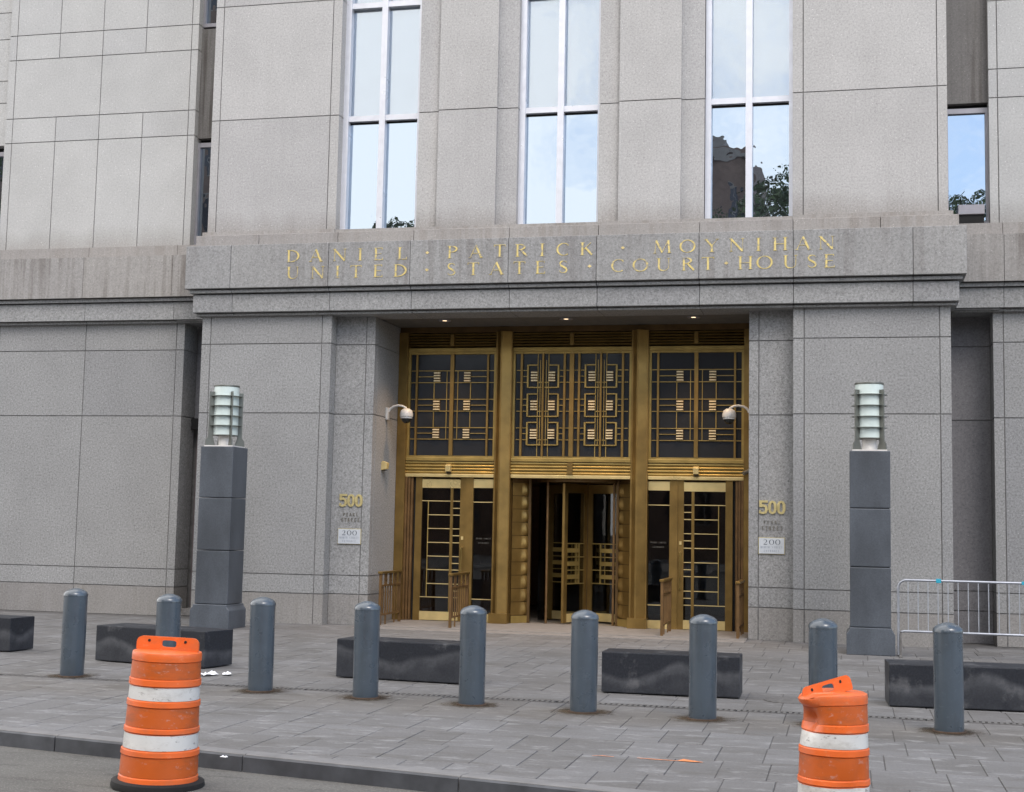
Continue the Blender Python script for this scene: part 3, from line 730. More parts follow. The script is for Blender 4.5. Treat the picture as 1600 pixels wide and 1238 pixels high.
for s in (-1, 1):
    cx = s*.535
    bar_(w, cx-.018, cx+.018, 3.035, 4.915, .05, 'bronze')
    for t in (-1, 1):
        xe = cx+t*.40
        bar_(w, xe-.020, xe+.020, 3.035, 4.915, .045, 'bronze')
        xo = cx+t*.495
        bar_(w, cx+t*.10-.007, cx+t*.10+.007, 3.035, 4.915, .016)
        bar_(w, cx+t*.055-.006, cx+t*.055+.006, 3.25, 4.80, .014)
        for lo, hi, mid in LV:
            for z in (lo, hi): a, b = sorted((cx+t*.28, xo)); bar_(w, a, b, z-.0065, z+.0065)
            a, b = sorted((cx+t*.30, xe)); bar_(w, a, b, mid-.006, mid+.006)
            a, b = sorted((cx+t*.27, cx+t*.30)); bar_(w, a, b, mid-.21, mid+.21, .04, 'brass_soft')
            a, b = sorted((cx+t*.10, cx+t*.27))
            bar_(w, a, b, mid+.195, mid+.215, .035, 'brass_soft'); a, b = sorted((cx+t*.03, cx+t*.27)); bar_(w, a, b, mid-.215, mid-.195, .036, 'brass_soft')
            a, b = sorted((cx+t*.02, cx+t*.10)); bar_(w, a, b, lo-.008, lo+.008, .018)
            squares(w, cx+t*.165, lo+.012, hi-.012)

# doors
BZ = [.445, .69, .945, 1.19, 1.44, 1.695, 1.945, 2.20]
for s in (-1, 1):
    q = lambda a, b: sorted((s*a, s*b))
    # fluted inner jamb
    jm = MB()
    for i in range(3):
        a, b = q(3.095-i*.05, 3.055-i*.05); jm.box(a, b, YD-.07+.02*i, YD+.1, 0.02, 2.637)
    jm.build('fluted_jamb', M['bronze_red'], ch)
    a, b = q(2.945, 2.905); bx('door_gap', M['black'], ch, a, b, YD+.02, YD+.09, 0.02, 2.637)
    # glazed door leaf
    a, b = q(2.905, 2.78); st = MB().box(a, b, YD-.02, YD+.04, .02, 2.637)
    a, b = q(2.05, 1.94); st.box(a, b, YD-.02, YD+.04, .02, 2.637)
    door = st.build('glazed_door', M['bronze'], ch)
    a, b = q(2.78, 2.05)
    bx('top_rail', M['brass'], door, a, b, YD-.022, YD+.035, 2.44, 2.60)
    bx('bottom_rail', M['brass'], door, a, b, YD-.022, YD+.035, .03, .185)
    bx('glass', M['door_glass'], door, a, b, YD+.012, YD+.02, .185, 2.44)
    a, b = q(2.235, 2.185); bx('glazing_bar', M['bronze'], door, a, b, YD-.02, YD+.03, .185, 2.44)
    for k, z in enumerate(BZ):
        o = 2.78 if k in (0, 7) else 2.66
        a, b = q(o, 2.235); bx('glazing_bar', M['brass'], door, a, b, YD-.012, YD+.011, z-.0075, z+.0075)
        a, b = q(2.185, 2.05); bx('glazing_bar', M['brass'], door, a, b, YD-.012, YD+.011, z-.0075, z+.0075)
    for z in (.565, 1.065, 1.57, 2.07):
        a, b = q(2.185, 2.05); bx('glazing_bar', M['brass'], door, a, b, YD-.012, YD+.011, z-.0075, z+.0075)
    a, b = q(2.668, 2.652); bx('glazing_bar', M['brass_soft'], door, a, b, YD-.010, YD+.009, .445, 2.20)
    hx = s*1.995
    MB().tube([(hx, YD-.02, 1.36), (hx, YD-.085, 1.36), (hx, YD-.085, .72), (hx, YD-.02, .72)], .016, 8).build('pull_handle', M['brass_soft'], door, smooth=True)
    bx('lock_plate', M['brass'], door, hx-.02, hx+.02, YD-.035, YD-.02, 1.50, 1.56)
    # sidelight
    a, b = q(1.94, 1.80); sl = MB().box(a, b, YD-.04, YD+.06, .02, 2.637).build('sidelight', M['bronze'], ch)
    a, b = q(1.80, 1.415)
    bx('top_rail', M['brass'], sl, a, b, YD-.022, YD+.035, 2.45, 2.61)
    bx('bottom_rail', M['brass'], sl, a, b, YD-.022, YD+.035, .02, .165)
    bx('glass', M['door_glass'], sl, a, b, YD+.012, YD+.02, .165, 2.45)
    for z in (.43, 2.19): bx('glazing_bar', M['brass'], sl, a, b, YD-.012, YD+.011, z-.0075, z+.0075)
    mx_ = s*1.60
    for ii, (tx, z, hw_) in enumerate((('PEARL STREET', 1.515, .13), ('NORTH DOOR', 1.475, .12), ('ENTRANCE', 1.435, .09))):
        if ii != 1: line_of_text(M['sign_dull'], sl, tx, mx_-hw_, mx_+hw_, z, .028, YD+.010, .002, .6)

# revolving door
RC = (.13, 2.78)
rv = MB().lathe([(.035, .02), (.035, 2.60)], 12, RC).build('revolving_door', M['bronze_dark'], ch, smooth=True)
def wing(ang, L_=.84):
    dx, dy = math.cos(ang), math.sin(ang); nx, ny = -dy, dx
    def pc(mb, r0_, r1_, z0, z1, t):
        P = [(RC[0]+dx*r+nx*k, RC[1]+dy*r+ny*k) for r, k in ((r0_, -t), (r1_, -t), (r1_, t), (r0_, t))]
        b = len(mb.v); mb.v += [(x, y, z0) for x, y in P]+[(x, y, z1) for x, y in P]
        mb.f += [tuple(b+i for i in qq) for qq in ((0,3,2,1),(4,5,6,7),(0,1,5,4),(1,2,6,5),(2,3,7,6),(3,0,4,7))]
    mb = MB(); pc(mb, .035, .13, .04, 2.56, .025); pc(mb, L_-.11, L_, .04, 2.56, .025); pc(mb, .13, L_-.11, 2.40, 2.56, .02)
    mb.build('door_wing', M['bronze'], rv)
    mb = MB(); pc(mb, .13, L_-.11, .05, .20, .022); mb.build('wing_kickplate', M['brass'], rv)
    mb = MB(); pc(mb, .13, L_-.11, .20, 2.40, .004); mb.build('wing_glass', M['door_glass'], rv)
    mb = MB()
    for z in (.74, .985, 1.225, 1.47): pc(mb, .13, L_-.11, z-.008, z+.008, .03)
    pc(mb, .30, .325, .74, 1.47, .031); pc(mb, .40, .41, .74, 1.47, .029); mb.build('wing_grille', M['brass_soft'], rv)
    for z in (.865, 1.105, 1.345):
        mb = MB(); pc(mb, .33, L_-.11, z-.038, z+.038, .033); mb.build('push_bar', M['brass_soft'], rv)
A0 = math.atan2(-.30, .80)
for k in range(4): wing(A0+k*math.pi/2)
for a0, a1 in ((R(148), R(228)), (R(-48), R(32))):
    MB().lathe([(.90, .02), (.90, 2.58)], 14, RC, a0, a1).build('curved_glass', M['door_glass'], rv, smooth=True)
MB().lathe([(.01, 2.585), (1.0, 2.585), (1.0, 2.66)], 28, RC).build('drum_ceiling', M['bronze_dark'], rv)
for a in (R(148), R(228), R(-48), R(32)):
    px, py = RC[0]+.92*math.cos(a), RC[1]+.92*math.sin(a)
    MB().lathe([(.022, .02), (.022, 2.6)], 8, (px, py)).build('drum_post', M['bronze_red'], rv, smooth=True)
# carved corner jambs beside the revolving door, ten stacked blocks each
def carved(s):
    a = Vector((s*1.085, 1.80)); b = Vector((s*.84, 2.10)); t = (b-a).normalized(); n = Vector((t.y, -t.x))*s
    if n.y > 0: n = -n
    wid = (b-a).length; zb, zt = .16, 2.56; h = (zt-zb)/10
    def P(u, z, d): q_ = a+t*(u*wid)+n*d; return (q_.x, q_.y, z)
    for i in range(10):
        mb = MB(); z0 = zb+h*i+.006; z1 = zb+h*(i+1)-.006; nu, nv = 8, 6
        for iv in range(nv+1):
            for iu in range(nu+1):
                u = iu/nu; v = iv/nv
                d = .012+0.055*max(0, math.sin(math.pi*min(1, max(0, (u-.62)/.38))))*(math.sin(math.pi*v)**.6)*(1.15-.75*v)
                mb.v.append(P(u, z0+(z1-z0)*v, d))
        for iv in range(nv):
            for iu in range(nu):
                k = iv*(nu+1)+iu; mb.f.append((k, k+1, k+nu+2, k+nu+1))
        me = bpy.data.meshes.new('carved_block'); me.from_pydata(mb.v, [], mb.f); me.materials.append(M['bronze'])
        for p in me.polygons: p.use_smooth = True
        o = bpy.data.objects.new('carved_block', me); COL.objects.link(o); o.parent = ch
    mb = MB(); b0 = len(mb.v)
    mb.v = [P(0, .02, 0), P(1, .02, 0), P(1, 2.63, 0), P(0, 2.63, 0), P(0, .02, -.08), P(1, .02, -.08), P(1, 2.63, -.08), P(0, 2.63, -.08)]
    mb.f = [(0,1,2,3), (1,5,6,2), (0,3,7,4), (4,7,6,5)]; mb.build('carved_jamb', M['bronze_dark'], ch)
    mb = MB(); mb.v = [P(-.02, .02, .03), P(1.02, .02, .03), P(1.02, .15, .03), P(-.02, .15, .03), P(-.02, .15, 0), P(1.02, .15, 0)]; mb.f = [(0,1,2,3), (3,2,5,4)]
    mb.build('jamb_base', M['brass_soft'], ch)
    xs = sorted((s*.84, s*.79)); bx('inner_post', M['bronze_dark'], ch, xs[0], xs[1], 2.06, 2.12, .02, 2.63)
carved(-1); carved(1)
# lobby
lb = MB().box(-3.25, 3.25, 8.0, 8.1, 0, 2.9).box(-3.35, -3.25, 2.0, 8.1, 0, 2.9).box(3.25, 3.35, 2.0, 8.1, 0, 2.9).box(-3.25, 3.25, 1.9, 8.1, 2.68, 2.75)
lb.build('lobby_wall', M['lobby'], ch)
bx('lobby_floor', M['lobby_floor'], ch, -3.25, 3.25, 1.82, 8.0, -.01, .015)
bx('lobby_counter', M['stone_far'], ch, -1.0, 2.6, 6.2, 6.8, .015, 1.05)
bx('lobby_desk', M['grey_frame'], ch, -2.9, -1.9, 5.0, 5.6, .015, .95)

# ================================================================== FITTINGS
for i, x in enumerate((-2.17, .05, 2.29)):
    t = thing('downlight', ['lit round downlight in the dark soffit, leftmost of three', 'lit round downlight in the soffit over the revolving door, middle of three', 'lit round downlight in the soffit, rightmost and brightest of three'][i], 'ceiling light', (x, .83, 5.42), group='downlights in the entrance soffit')
    MB().lathe([(.115, .004), (.115, -.012), (.085, -.006)], 24).build('trim_ring', M['grey_frame'], t, smooth=True)
    MB().lathe([(.083, -.004), (.0001, -.008)], 20).build('lens', M['lamp_glow'], t)
    ld = bpy.data.lights.new('downlight_lamp', 'SPOT'); ld.energy = 85; ld.color = (1, .62, .30); ld.spot_size = R(95); ld.spot_blend = .7; ld.shadow_soft_size = .08
    lo = bpy.data.objects.new('downlight_lamp', ld); COL.objects.link(lo); lo.location = (0, 0, -.03); lo.parent = t
# dome cameras
def dome_cam(label, s):
    t = thing('dome_camera', label, 'camera', (s*3.28, 1.0, 3.72), group='dome cameras on curved arms')
    bx('wall_bracket', M['camera_white'], t, min(0, -s*.05), max(0, -s*.05), -.055, .055, -.08, .14, .01)
    P = [(-s*.05, 0, .06)]+[(-s*(.05+.30*math.sin(a)) if a < math.pi/2 else -s*(.35-.0*a), 0, .06) for a in ()]
    P += [(-s*(.05+.18*(1-math.cos(a))), 0, .06+.12*math.sin(a)) for a in [R(k) for k in (15, 35, 60, 90, 115, 140)]]
    P.append((-s*.385, 0, .10))
    MB().tube(P, .022, 10).build('arm', M['camera_white'], t, smooth=True)
    c = (-s*.385, 0)
    MB().lathe([(.0001, .13), (.05, .125), (.10, .09), (.118, .03), (.118, -.02), (.108, -.03), (.108, -.055), (.10, -.06)], 24, c).build('housing', M['camera_white'], t, smooth=True)
    MB().lathe([(.092, -.06), (.088, -.085), (.07, -.115), (.035, -.14), (.0001, -.145)], 24, c).build('dome', M['dark_glass'], t, smooth=True)
dome_cam('white dome camera on curved arm at the left wall of the entrance', -1)
dome_cam('white dome camera on curved arm at the right edge of the entrance', 1)
def fitting(name, label, x, y, z, rz, big=.05, cat='spotlight'):
    t = thing(name, label, cat, (x, y, z), rz)
    MB().prism([(0, -.08), (-.10, -.06), (-.115, .05), (-.03, .085), (0, .06)], lambda p, a: (a, p[0], p[1]), -big, big).build('housing', M['brass'], t, bevel=.004, seg=1)
    bx('lens', M['black'], t, -big*.8, big*.8, -.085, -.02, -.088, -.078)
fitting('wall_light', 'small wedge shaped brass light on the left entrance wall', -3.28, .85, 2.80, R(90), .06)
fitting('wall_light', 'small brass light box on the fluted band over the left door', -2.26, YD-.07, 2.80, 0)
fitting('wall_light', 'pale brass light box on the fluted band over the right door', 2.27, YD-.07, 2.80, 0)
t = thing('bullet_camera', 'small camera in the corner of the band beside the right wall', 'camera', (3.27, YD-.1, 2.83))
MB().tube([(0, 0, .04), (-.07, -.02, .02), (-.07, -.03, -.02)], .018, 8).build('bracket', M['sign_dull'], t, smooth=True)
MB().tube([(-.04, -.01, .0), (-.17, -.12, -.07)], .034, 12).build('body', M['sign_dull'], t, smooth=True)
# address signs
for s in (-1, 1):
    x0 = -3.85 if s < 0 else 3.45
    side = 'left' if s < 0 else 'right'
    t = thing('address_numerals', 'raised brass numerals 500 on the granite %s of the entrance' % side, 'sign', (0, 0, 0), group='500 numerals beside the doors')
    for i, c_ in enumerate(('5', 'B0', 'B0')):
        letter('numeral', M['sign_brass'], t, c_, x0+.075+i*.142, 2.045, .225, .26, .022, 1.0)
    t = thing('street_name_lettering', 'small dull letters under the brass 500 on the %s pilaster' % side, 'lettering')
    mat_ = M['sign_dull']
    line_of_text(mat_, t, 'PEARL', x0+.09, x0+.33, 1.885, .055, .26, .010, .62, 'word')
    line_of_text(mat_, t, 'STREET', x0+.06, x0+.36, 1.785, .065, .26, .010, .58, 'word')
    t = thing('address_plaque', 'white plaque reading 200 on the %s pilaster' % side, 'sign', group='200 plaques beside the doors')
    bx('plate', M['plaque'], t, x0, x0+.41, .235, .262, 1.40, 1.655, .004)
    bx('plate_edge', M['sign_brass'], t, x0-.008, x0+.418, .246, .261, 1.392, 1.663)
    for i, c_ in enumerate('200'): letter('numeral', M['plaque_ink'], t, c_, x0+.105+i*.10, 1.548, .085, .2345, .001, 1.0)
    line_of_text(M['plaque_ink_pale'], t, 'WORTH STREET', x0+.04, x0+.37, 1.490, .034, .2345, .001, .62, 'word')
    line_of_text(M['plaque_ink_pale'], t, 'ENTRANCE', x0+.09, x0+.32, 1.430, .034, .2345, .001, .62, 'word')
# vent box in the narrow window
t = thing('vent_box', 'small grey metal box at the foot of the narrow window right of the inscription', 'box', (6.89, .86, 6.97))
MB().prism([(0, .10), (-.06, .11), (-.06, .27), (.04, .29), (.07, .10)], lambda p, a: (a, p[0], p[1]), -.21, .21).build('hood', M['grey_frame'], t, bevel=.004, seg=1)
bx('dark_opening', M['black'], t, -.20, .20, -.03, .06, -.06, .099)

# bronze railings beside the doors
def railing():
    t = thing('door_railing', '', 'railing', group='low bronze railings in front of the doors')
    l = 1.10
    for y, nm in ((0, 'post'), (l, 'post')):
        p_ = MB().box(-.022, .022, y-.022, y+.022, 0, .88).build('post', M['bronze_red'], t)
    MB().box(-.04, .04, -.05, l+.03, .88, .92).build('top_rail', M['bronze'], t, bevel=.006, seg=1)
    MB().box(-.015, .015, .022, l-.022, .66, .69).build('middle_rail', M['bronze_red'], t)
    MB().box(-.015, .015, .022, l-.022, .16, .19).build('bottom_rail', M['bronze_red'], t)
    for i in range(1, 8):
        y = l*i/8
        if i in (2, 4, 6): MB().box(-.012, .012, y-.05, y-.03, .69, .88).box(-.012, .012, y+.03, y+.05, .69, .88).box(-.012, .012, y-.03, y+.03, .76, .78).build('short_bar', M['bronze_red'], t)
        MB().box(-.01, .01, y-.012, y+.012, .19, .66).build('baluster', M['bronze_red'], t)
    for y in (.3, .8): MB().box(-.01, .01, y-.012, y+.012, .0, .16).build('foot', M['bronze_red'], t)
    return t
r_ = railing()
LB = ['bronze railing against the left wall of the entrance', 'bronze railing between the left glazed door and its sidelight', 'bronze railing in front of the right sidelight', 'bronze railing beside the right wall of the entrance']
for i, x in enumerate((-3.0, -1.74, 1.88, 3.12)):
    o = r_ if i == 0 else dup(r_, (x, .12, .018))
    o.location = (x, .12, .018); o['label'] = LB[i]

# ================================================================== STREET FURNITURE
# lamp pillars
def pillar():
    t = thing('lamp_pillar', '', 'lamp', group='dark granite lamp pillars')
    MB().prism([(-.345, 0), (.345, 0), (.345, .30), (.30, .36), (.30, .392), (-.30, .392), (-.30, .36), (-.345, .30)], lambda p, a: (p[0], a, p[1]), -.345, .345).build('base_block', M['pillar'], t, bevel=.008, seg=1)
    for z0, z1 in ((.398, 1.268), (1.276, 2.128), (2.136, 2.98)):
        b_ = MB().box(-.292, .292, -.292, .292, z0, z1).build('pillar_block', M['pillar'], t, bevel=.014)
    bx('lantern_plate', M['socket'], t, -.25, .25, -.25, .25, 2.98, 3.0)
    MB().lathe([(.105, 3.0), (.105, 3.185)], 24).build('socket', M['socket'], t, smooth=True)
    gl = MB().lathe([(.208, 3.18), (.208, 4.0)], 32).build('glass_shade', M['frosted'], t, smooth=True)
    MB().lathe([(.213, 3.985), (.217, 4.0), (.213, 4.012), (.0001, 4.03)], 32).build('cap_ring', M['lantern_metal'], gl, smooth=True)
    for z in (3.335, 3.50, 3.665, 3.83):
        MB().lathe([(.210, z), (.270, z), (.270, z+.004), (.210, z+.004), (.210, z)], 32).build('louvre_ring', M['ring_grey'], t)
    MB().lathe([(.15, 3.17), (.215, 3.17), (.215, 3.182), (.15, 3.182), (.15, 3.17)], 32).build('louvre_ring', M['lantern_metal'], t)
    for k in range(4):
        a = R(45+90*k); dx, dy = math.cos(a), math.sin(a); nx, ny = -dy*.009, dx*.009
        prof = [(.30, 3.0), (.34, 3.0), (.325, 3.10), (.285, 3.17), (.285, 3.92), (.212, 3.92), (.212, 3.17), (.20, 3.0)]
        prof = [(.17, 3.0), (.345, 3.0), (.335, 3.09), (.295, 3.14), (.295, 3.90), (.214, 3.90), (.214, 3.14)]
        mb = MB(); n = len(prof)
        mb.v = [(dx*r-nx, dy*r-ny, z) for r, z in prof]+[(dx*r+nx, dy*r+ny, z) for r, z in prof]
        mb.f = [tuple(range(n)), tuple(range(n, 2*n))[::-1]]+[(i, (i+1) % n, n+(i+1) % n, n+i) for i in range(n)]
        mb.build('fin', M['lantern_metal'], t)
    return t
p1 = pillar(); p1.location = (-5.27, -1.50, 0); p1['label'] = 'dark granite lamp pillar with glass lantern, left of the entrance'
dup(p1, (5.19, -1.60, 0), label='dark granite lamp pillar with glass lantern, right of the entrance by the barrier')

# bollards
def bollard():
    t = thing('bollard', '', 'bollard', group='row of blue grey bollards')
    r = .131
    MB().lathe([(r-.004, 0), (r-.001, .02), (r, .90)], 28).build('sleeve', M['bollard'], t, smooth=True)
    MB().lathe([(r+.003, .885), (r+.003, .905), (r-.006, .925), (r-.03, .945), (r-.07, .962), (.03, .972), (.0001, .973)], 28).build('domed_cap', M['bollard'], t, smooth=True)
    MB().lathe([(r-.002, 0.001), (r+.022, .001), (r+.018, .010), (r-.002, .014)], 20).build('rusty_collar', M['rust'], t)
    return t
b_ = bollard()
def mk_halo():
    m_, N, L, B = new_mat('rust_wash'); tc = N.new('ShaderNodeTexCoord').outputs['Object']
    ln = N.new('ShaderNodeVectorMath'); ln.operation = 'LENGTH'; L.new(tc, ln.inputs[0])
    ma = N.new('ShaderNodeMath'); ma.operation = 'MULTIPLY_ADD'; L.new(nz(N, L, tc, 9, 5, .7), ma.inputs[0]); ma.inputs[1].default_value = -.42; L.new(ln.outputs['Value'], ma.inputs[2])
    al = ramp(N, L, ma.outputs[0], [(0, .45), (.04, .15), (.12, 0)])
    B.inputs['Base Color'].default_value = (.085,.060,.036,1); B.inputs['Roughness'].default_value = .95; B.inputs['Specular IOR Level'].default_value = .1
    L.new(al, B.inputs['Alpha']); return m_
MB().lathe([(.125, .0032), (.38, .0032)], 24).build('rust_stain', mk_halo(), b_)
BP = [(-3.50, -9.10), (-2.11, -9.60), (-1.05, -9.60), (.135, -9.72), (1.275, -9.85), (2.41, -9.98), (3.55, -10.07), (4.645, -10.08), (5.745, -10.08)]
BLAB = ['leftmost blue grey bollard, standing alone between two granite blocks', 'blue grey bollard behind the left orange drum', 'blue grey bollard just right of the left orange drum', 'blue grey bollard before the left part of the second long granite block', 'blue grey bollard at the right end of the second long granite block', 'middle blue grey bollard in front of the revolving door', 'blue grey bollard in front of the middle of the third long granite block', 'blue grey bollard partly hidden by the dented orange drum', 'rightmost blue grey bollard, in front of the barrier and block']
for i, (x, y) in enumerate(BP):
    o = b_ if i == 0 else dup(b_, (x, y, 0), i*.7)
    dv = Vector((x-CAM.x, y-CAM.y)).normalized()*.13
    o.location = (x+dv.x, y+dv.y, 0); o['label'] = BLAB[i]; o.rotation_euler = (random.uniform(-.006, .006), random.uniform(-.006, .006), i*.7)

# granite blocks used as benches
def block(label, x0, y0, x1, y1, depth, h=.44):
    a = Vector((x0, y0)); b = Vector((x1, y1)); L_ = (b-a).length; ang = math.atan2(b.y-a.y, b.x-a.x)
    mb = MB().box(0, L_, 0, depth, .012, h)
    o = mb.build('granite_block', M['block'], None, bevel=.012); o.location = (x0, y0, 0); o.rotation_euler = (0, 0, ang)
    return tag(o, label, 'stone block', 'black granite blocks on the pavement')
block('stone block cut by the left edge of the picture, brownish', -7.6, -6.65, -5.74, -6.80, .50)
block('dark granite block behind the left orange drum with pale scuffs below', -4.205, -7.35, -2.575, -7.70, .55)
block('long dark granite block with a pale salt band, in front of the left door', -.835, -7.94, .72, -8.09, .52)
block('dark granite block with cloudy pale stains, in front of the right door', 2.285, -8.22, 3.755, -8.21, .48)
block('weathered dark granite block at the right edge, behind the last bollard', 5.275, -8.27, 7.05, -8.17, .55)

# crowd barrier
t = thing('crowd_barrier', 'steel crowd control barrier with blue clips standing by the right wall', 'barrier', (5.58, -1.92, 0), R(-1.5))
def rr_(x, z, r, a0, a1): return [(x+r*math.cos(R(a)), 0, z+r*math.sin(R(a))) for a in [a0+(a1-a0)*k/6 for k in range(7)]]
MB().tube([(0, 0, 0.02), (0, 0, .98)]+rr_(.12, .98, .12, 180, 90)+[(2.38, 0, 1.10)]+rr_(2.38, .98, .12, 90, 0)+[(2.5, 0, .02)], .019, 10).build('frame_tube', M['steel'], t, smooth=True)
MB().tube([(0, 0, .30)]+[(.02, 0, .345), (.08, 0, .365)]+[(2.42, 0, .365), (2.48, 0, .345), (2.5, 0, .30)], .019, 10).build('lower_rail', M['steel'], t, smooth=True)
for i in range(17):
    MB().tube([(.14+i*.139, 0, .365), (.14+i*.139, 0, 1.10)], .008, 6).build('upright_bar', M['steel'], t, smooth=True)
for x in (0.03, 2.47): MB().box(x-.02, x+.02, -.28, .28, 0, .02).box(x-.015, x+.015, -.02, .02, .02, .36).build('foot', M['drain'], t)
bx('blue_clip', M['blue_tape'], t, .53, .60, -.03, .03, 1.07, 1.13, .006)
bx('blue_clip', M['blue_tape'], t, 1.70, 1.83, -.024, .024, 1.078, 1.124, .004)

# trench drain
dr = thing('trench_drain', 'iron slotted drain channel running along the pavement behind the bollards', 'drain', (0, 0, 0))
me0 = None
for i in range(14):
    x0 = -4.3+i*.9
    if me0 is None:
        mb = MB().box(0, .885, 0, .028, -.012, .002).box(0, .885, .122, .15, -.012, .002)
        for k in range(17):
            xx = k*.885/16
            mb.v += [(xx, .028, -.012), (min(.885, xx+.030), .028, -.012), (min(.885, xx+.030)+.006, .122, -.012), (xx+.006, .122, -.012)]
            mb.v += [(xx, .028, .002), (min(.885, xx+.030), .028, .002), (min(.885, xx+.030)+.006, .122, .002), (xx+.006, .122, .002)]
            b = len(mb.v)-8; mb.f += [tuple(b+i_ for i_ in qq) for qq in ((0,3,2,1),(4,5,6,7),(0,1,5,4),(1,2,6,5),(2,3,7,6),(3,0,4,7))]
        o = mb.build('drain_grate', M['drain'], dr); me0 = o.data
    else:
        o = bpy.data.objects.new('drain_grate', me0); COL.objects.link(o); o.parent = dr
    o.location = (x0, -9.222, 0)
bx('drain_pit', M['black'], dr, -4.4, 8.3, -9.233, -9.062, -.0065, -.0055)
# other little things
o = MB().lathe([(.30, .0), (.30, .006), (.27, .009), (.0001, .009)], 28).build('utility_cover', M['drain'], None); o.location = (4.30, -8.1, 0)
tag(o, 'round iron cover in the pavement behind the dented drum', 'manhole cover')
def litter(x, y, label, s, seed):
    rnd = random.Random(seed); mb = MB(); n = 5
    for j in range(n+1):
        for i in range(n+1):
            mb.v.append(((i/n-.5)*s, (j/n-.5)*s*.7, .012+max(0, rnd.random()*.05*s/.2*(1 if 0 < i < n and 0 < j < n else .4))))
    for j in range(n):
        for i in range(n): k = j*(n+1)+i; mb.f.append((k, k+1, k+n+2, k+n+1))
    me = bpy.data.meshes.new('crumpled_paper'); me.from_pydata(mb.v, [], mb.f); me.materials.append(M['paper'])
    o = bpy.data.objects.new('crumpled_paper', me); COL.objects.link(o); o.location = (x, y, 0); o.rotation_euler = (0, 0, seed)
    so = o.modifiers.new('t', 'SOLIDIFY'); so.thickness = .002
    return tag(o, label, 'litter')
litter(-2.22, -8.35, 'crumpled white paper on the pavement just right of the left drum', .20, 1)
litter(-2.05, -8.22, 'small scrap of white paper beside the larger crumpled one', .14, 2)
litter(.35, -13.55, 'tiny white scrap lying at the foot of the kerb', .05, 3)
# orange survey marks
def stroke(pts, w, name, parent):
    mb = MB(); n = len(pts)
    for i, p in enumerate(pts):
        a = Vector(pts[min(i+1, n-1)])-Vector(pts[max(i-1, 0)]); a.normalize(); nn = Vector((-a.y, a.x)); ww = w[i] if isinstance(w, list) else w
        for s_ in (1, -1): q_ = Vector(p)+nn*ww*s_/2; mb.v.append((q_.x, q_.y, .0045))
    for i in range(n-1): mb.f.append((2*i, 2*i+1, 2*i+3, 2*i+2))
    return mb.build(name, M['paint_orange'], parent)
sp = thing('painted_arrow', 'faded orange spray painted arrow on the pavers near the kerb', 'paint mark', (0, 0, 0))
stroke([(3.28, -12.44), (3.42, -12.46), (3.60, -12.47)], [.012, .022, .016], 'shaft', sp)
stroke([(3.60, -12.47), (3.64, -12.42), (3.70, -12.45), (3.79, -12.47)], [.02, .11, .07, .01], 'head', sp)
stroke([(2.93, -12.46), (3.0, -12.43), (3.10, -12.45)], [.01, .02, .01], 'dash', sp)

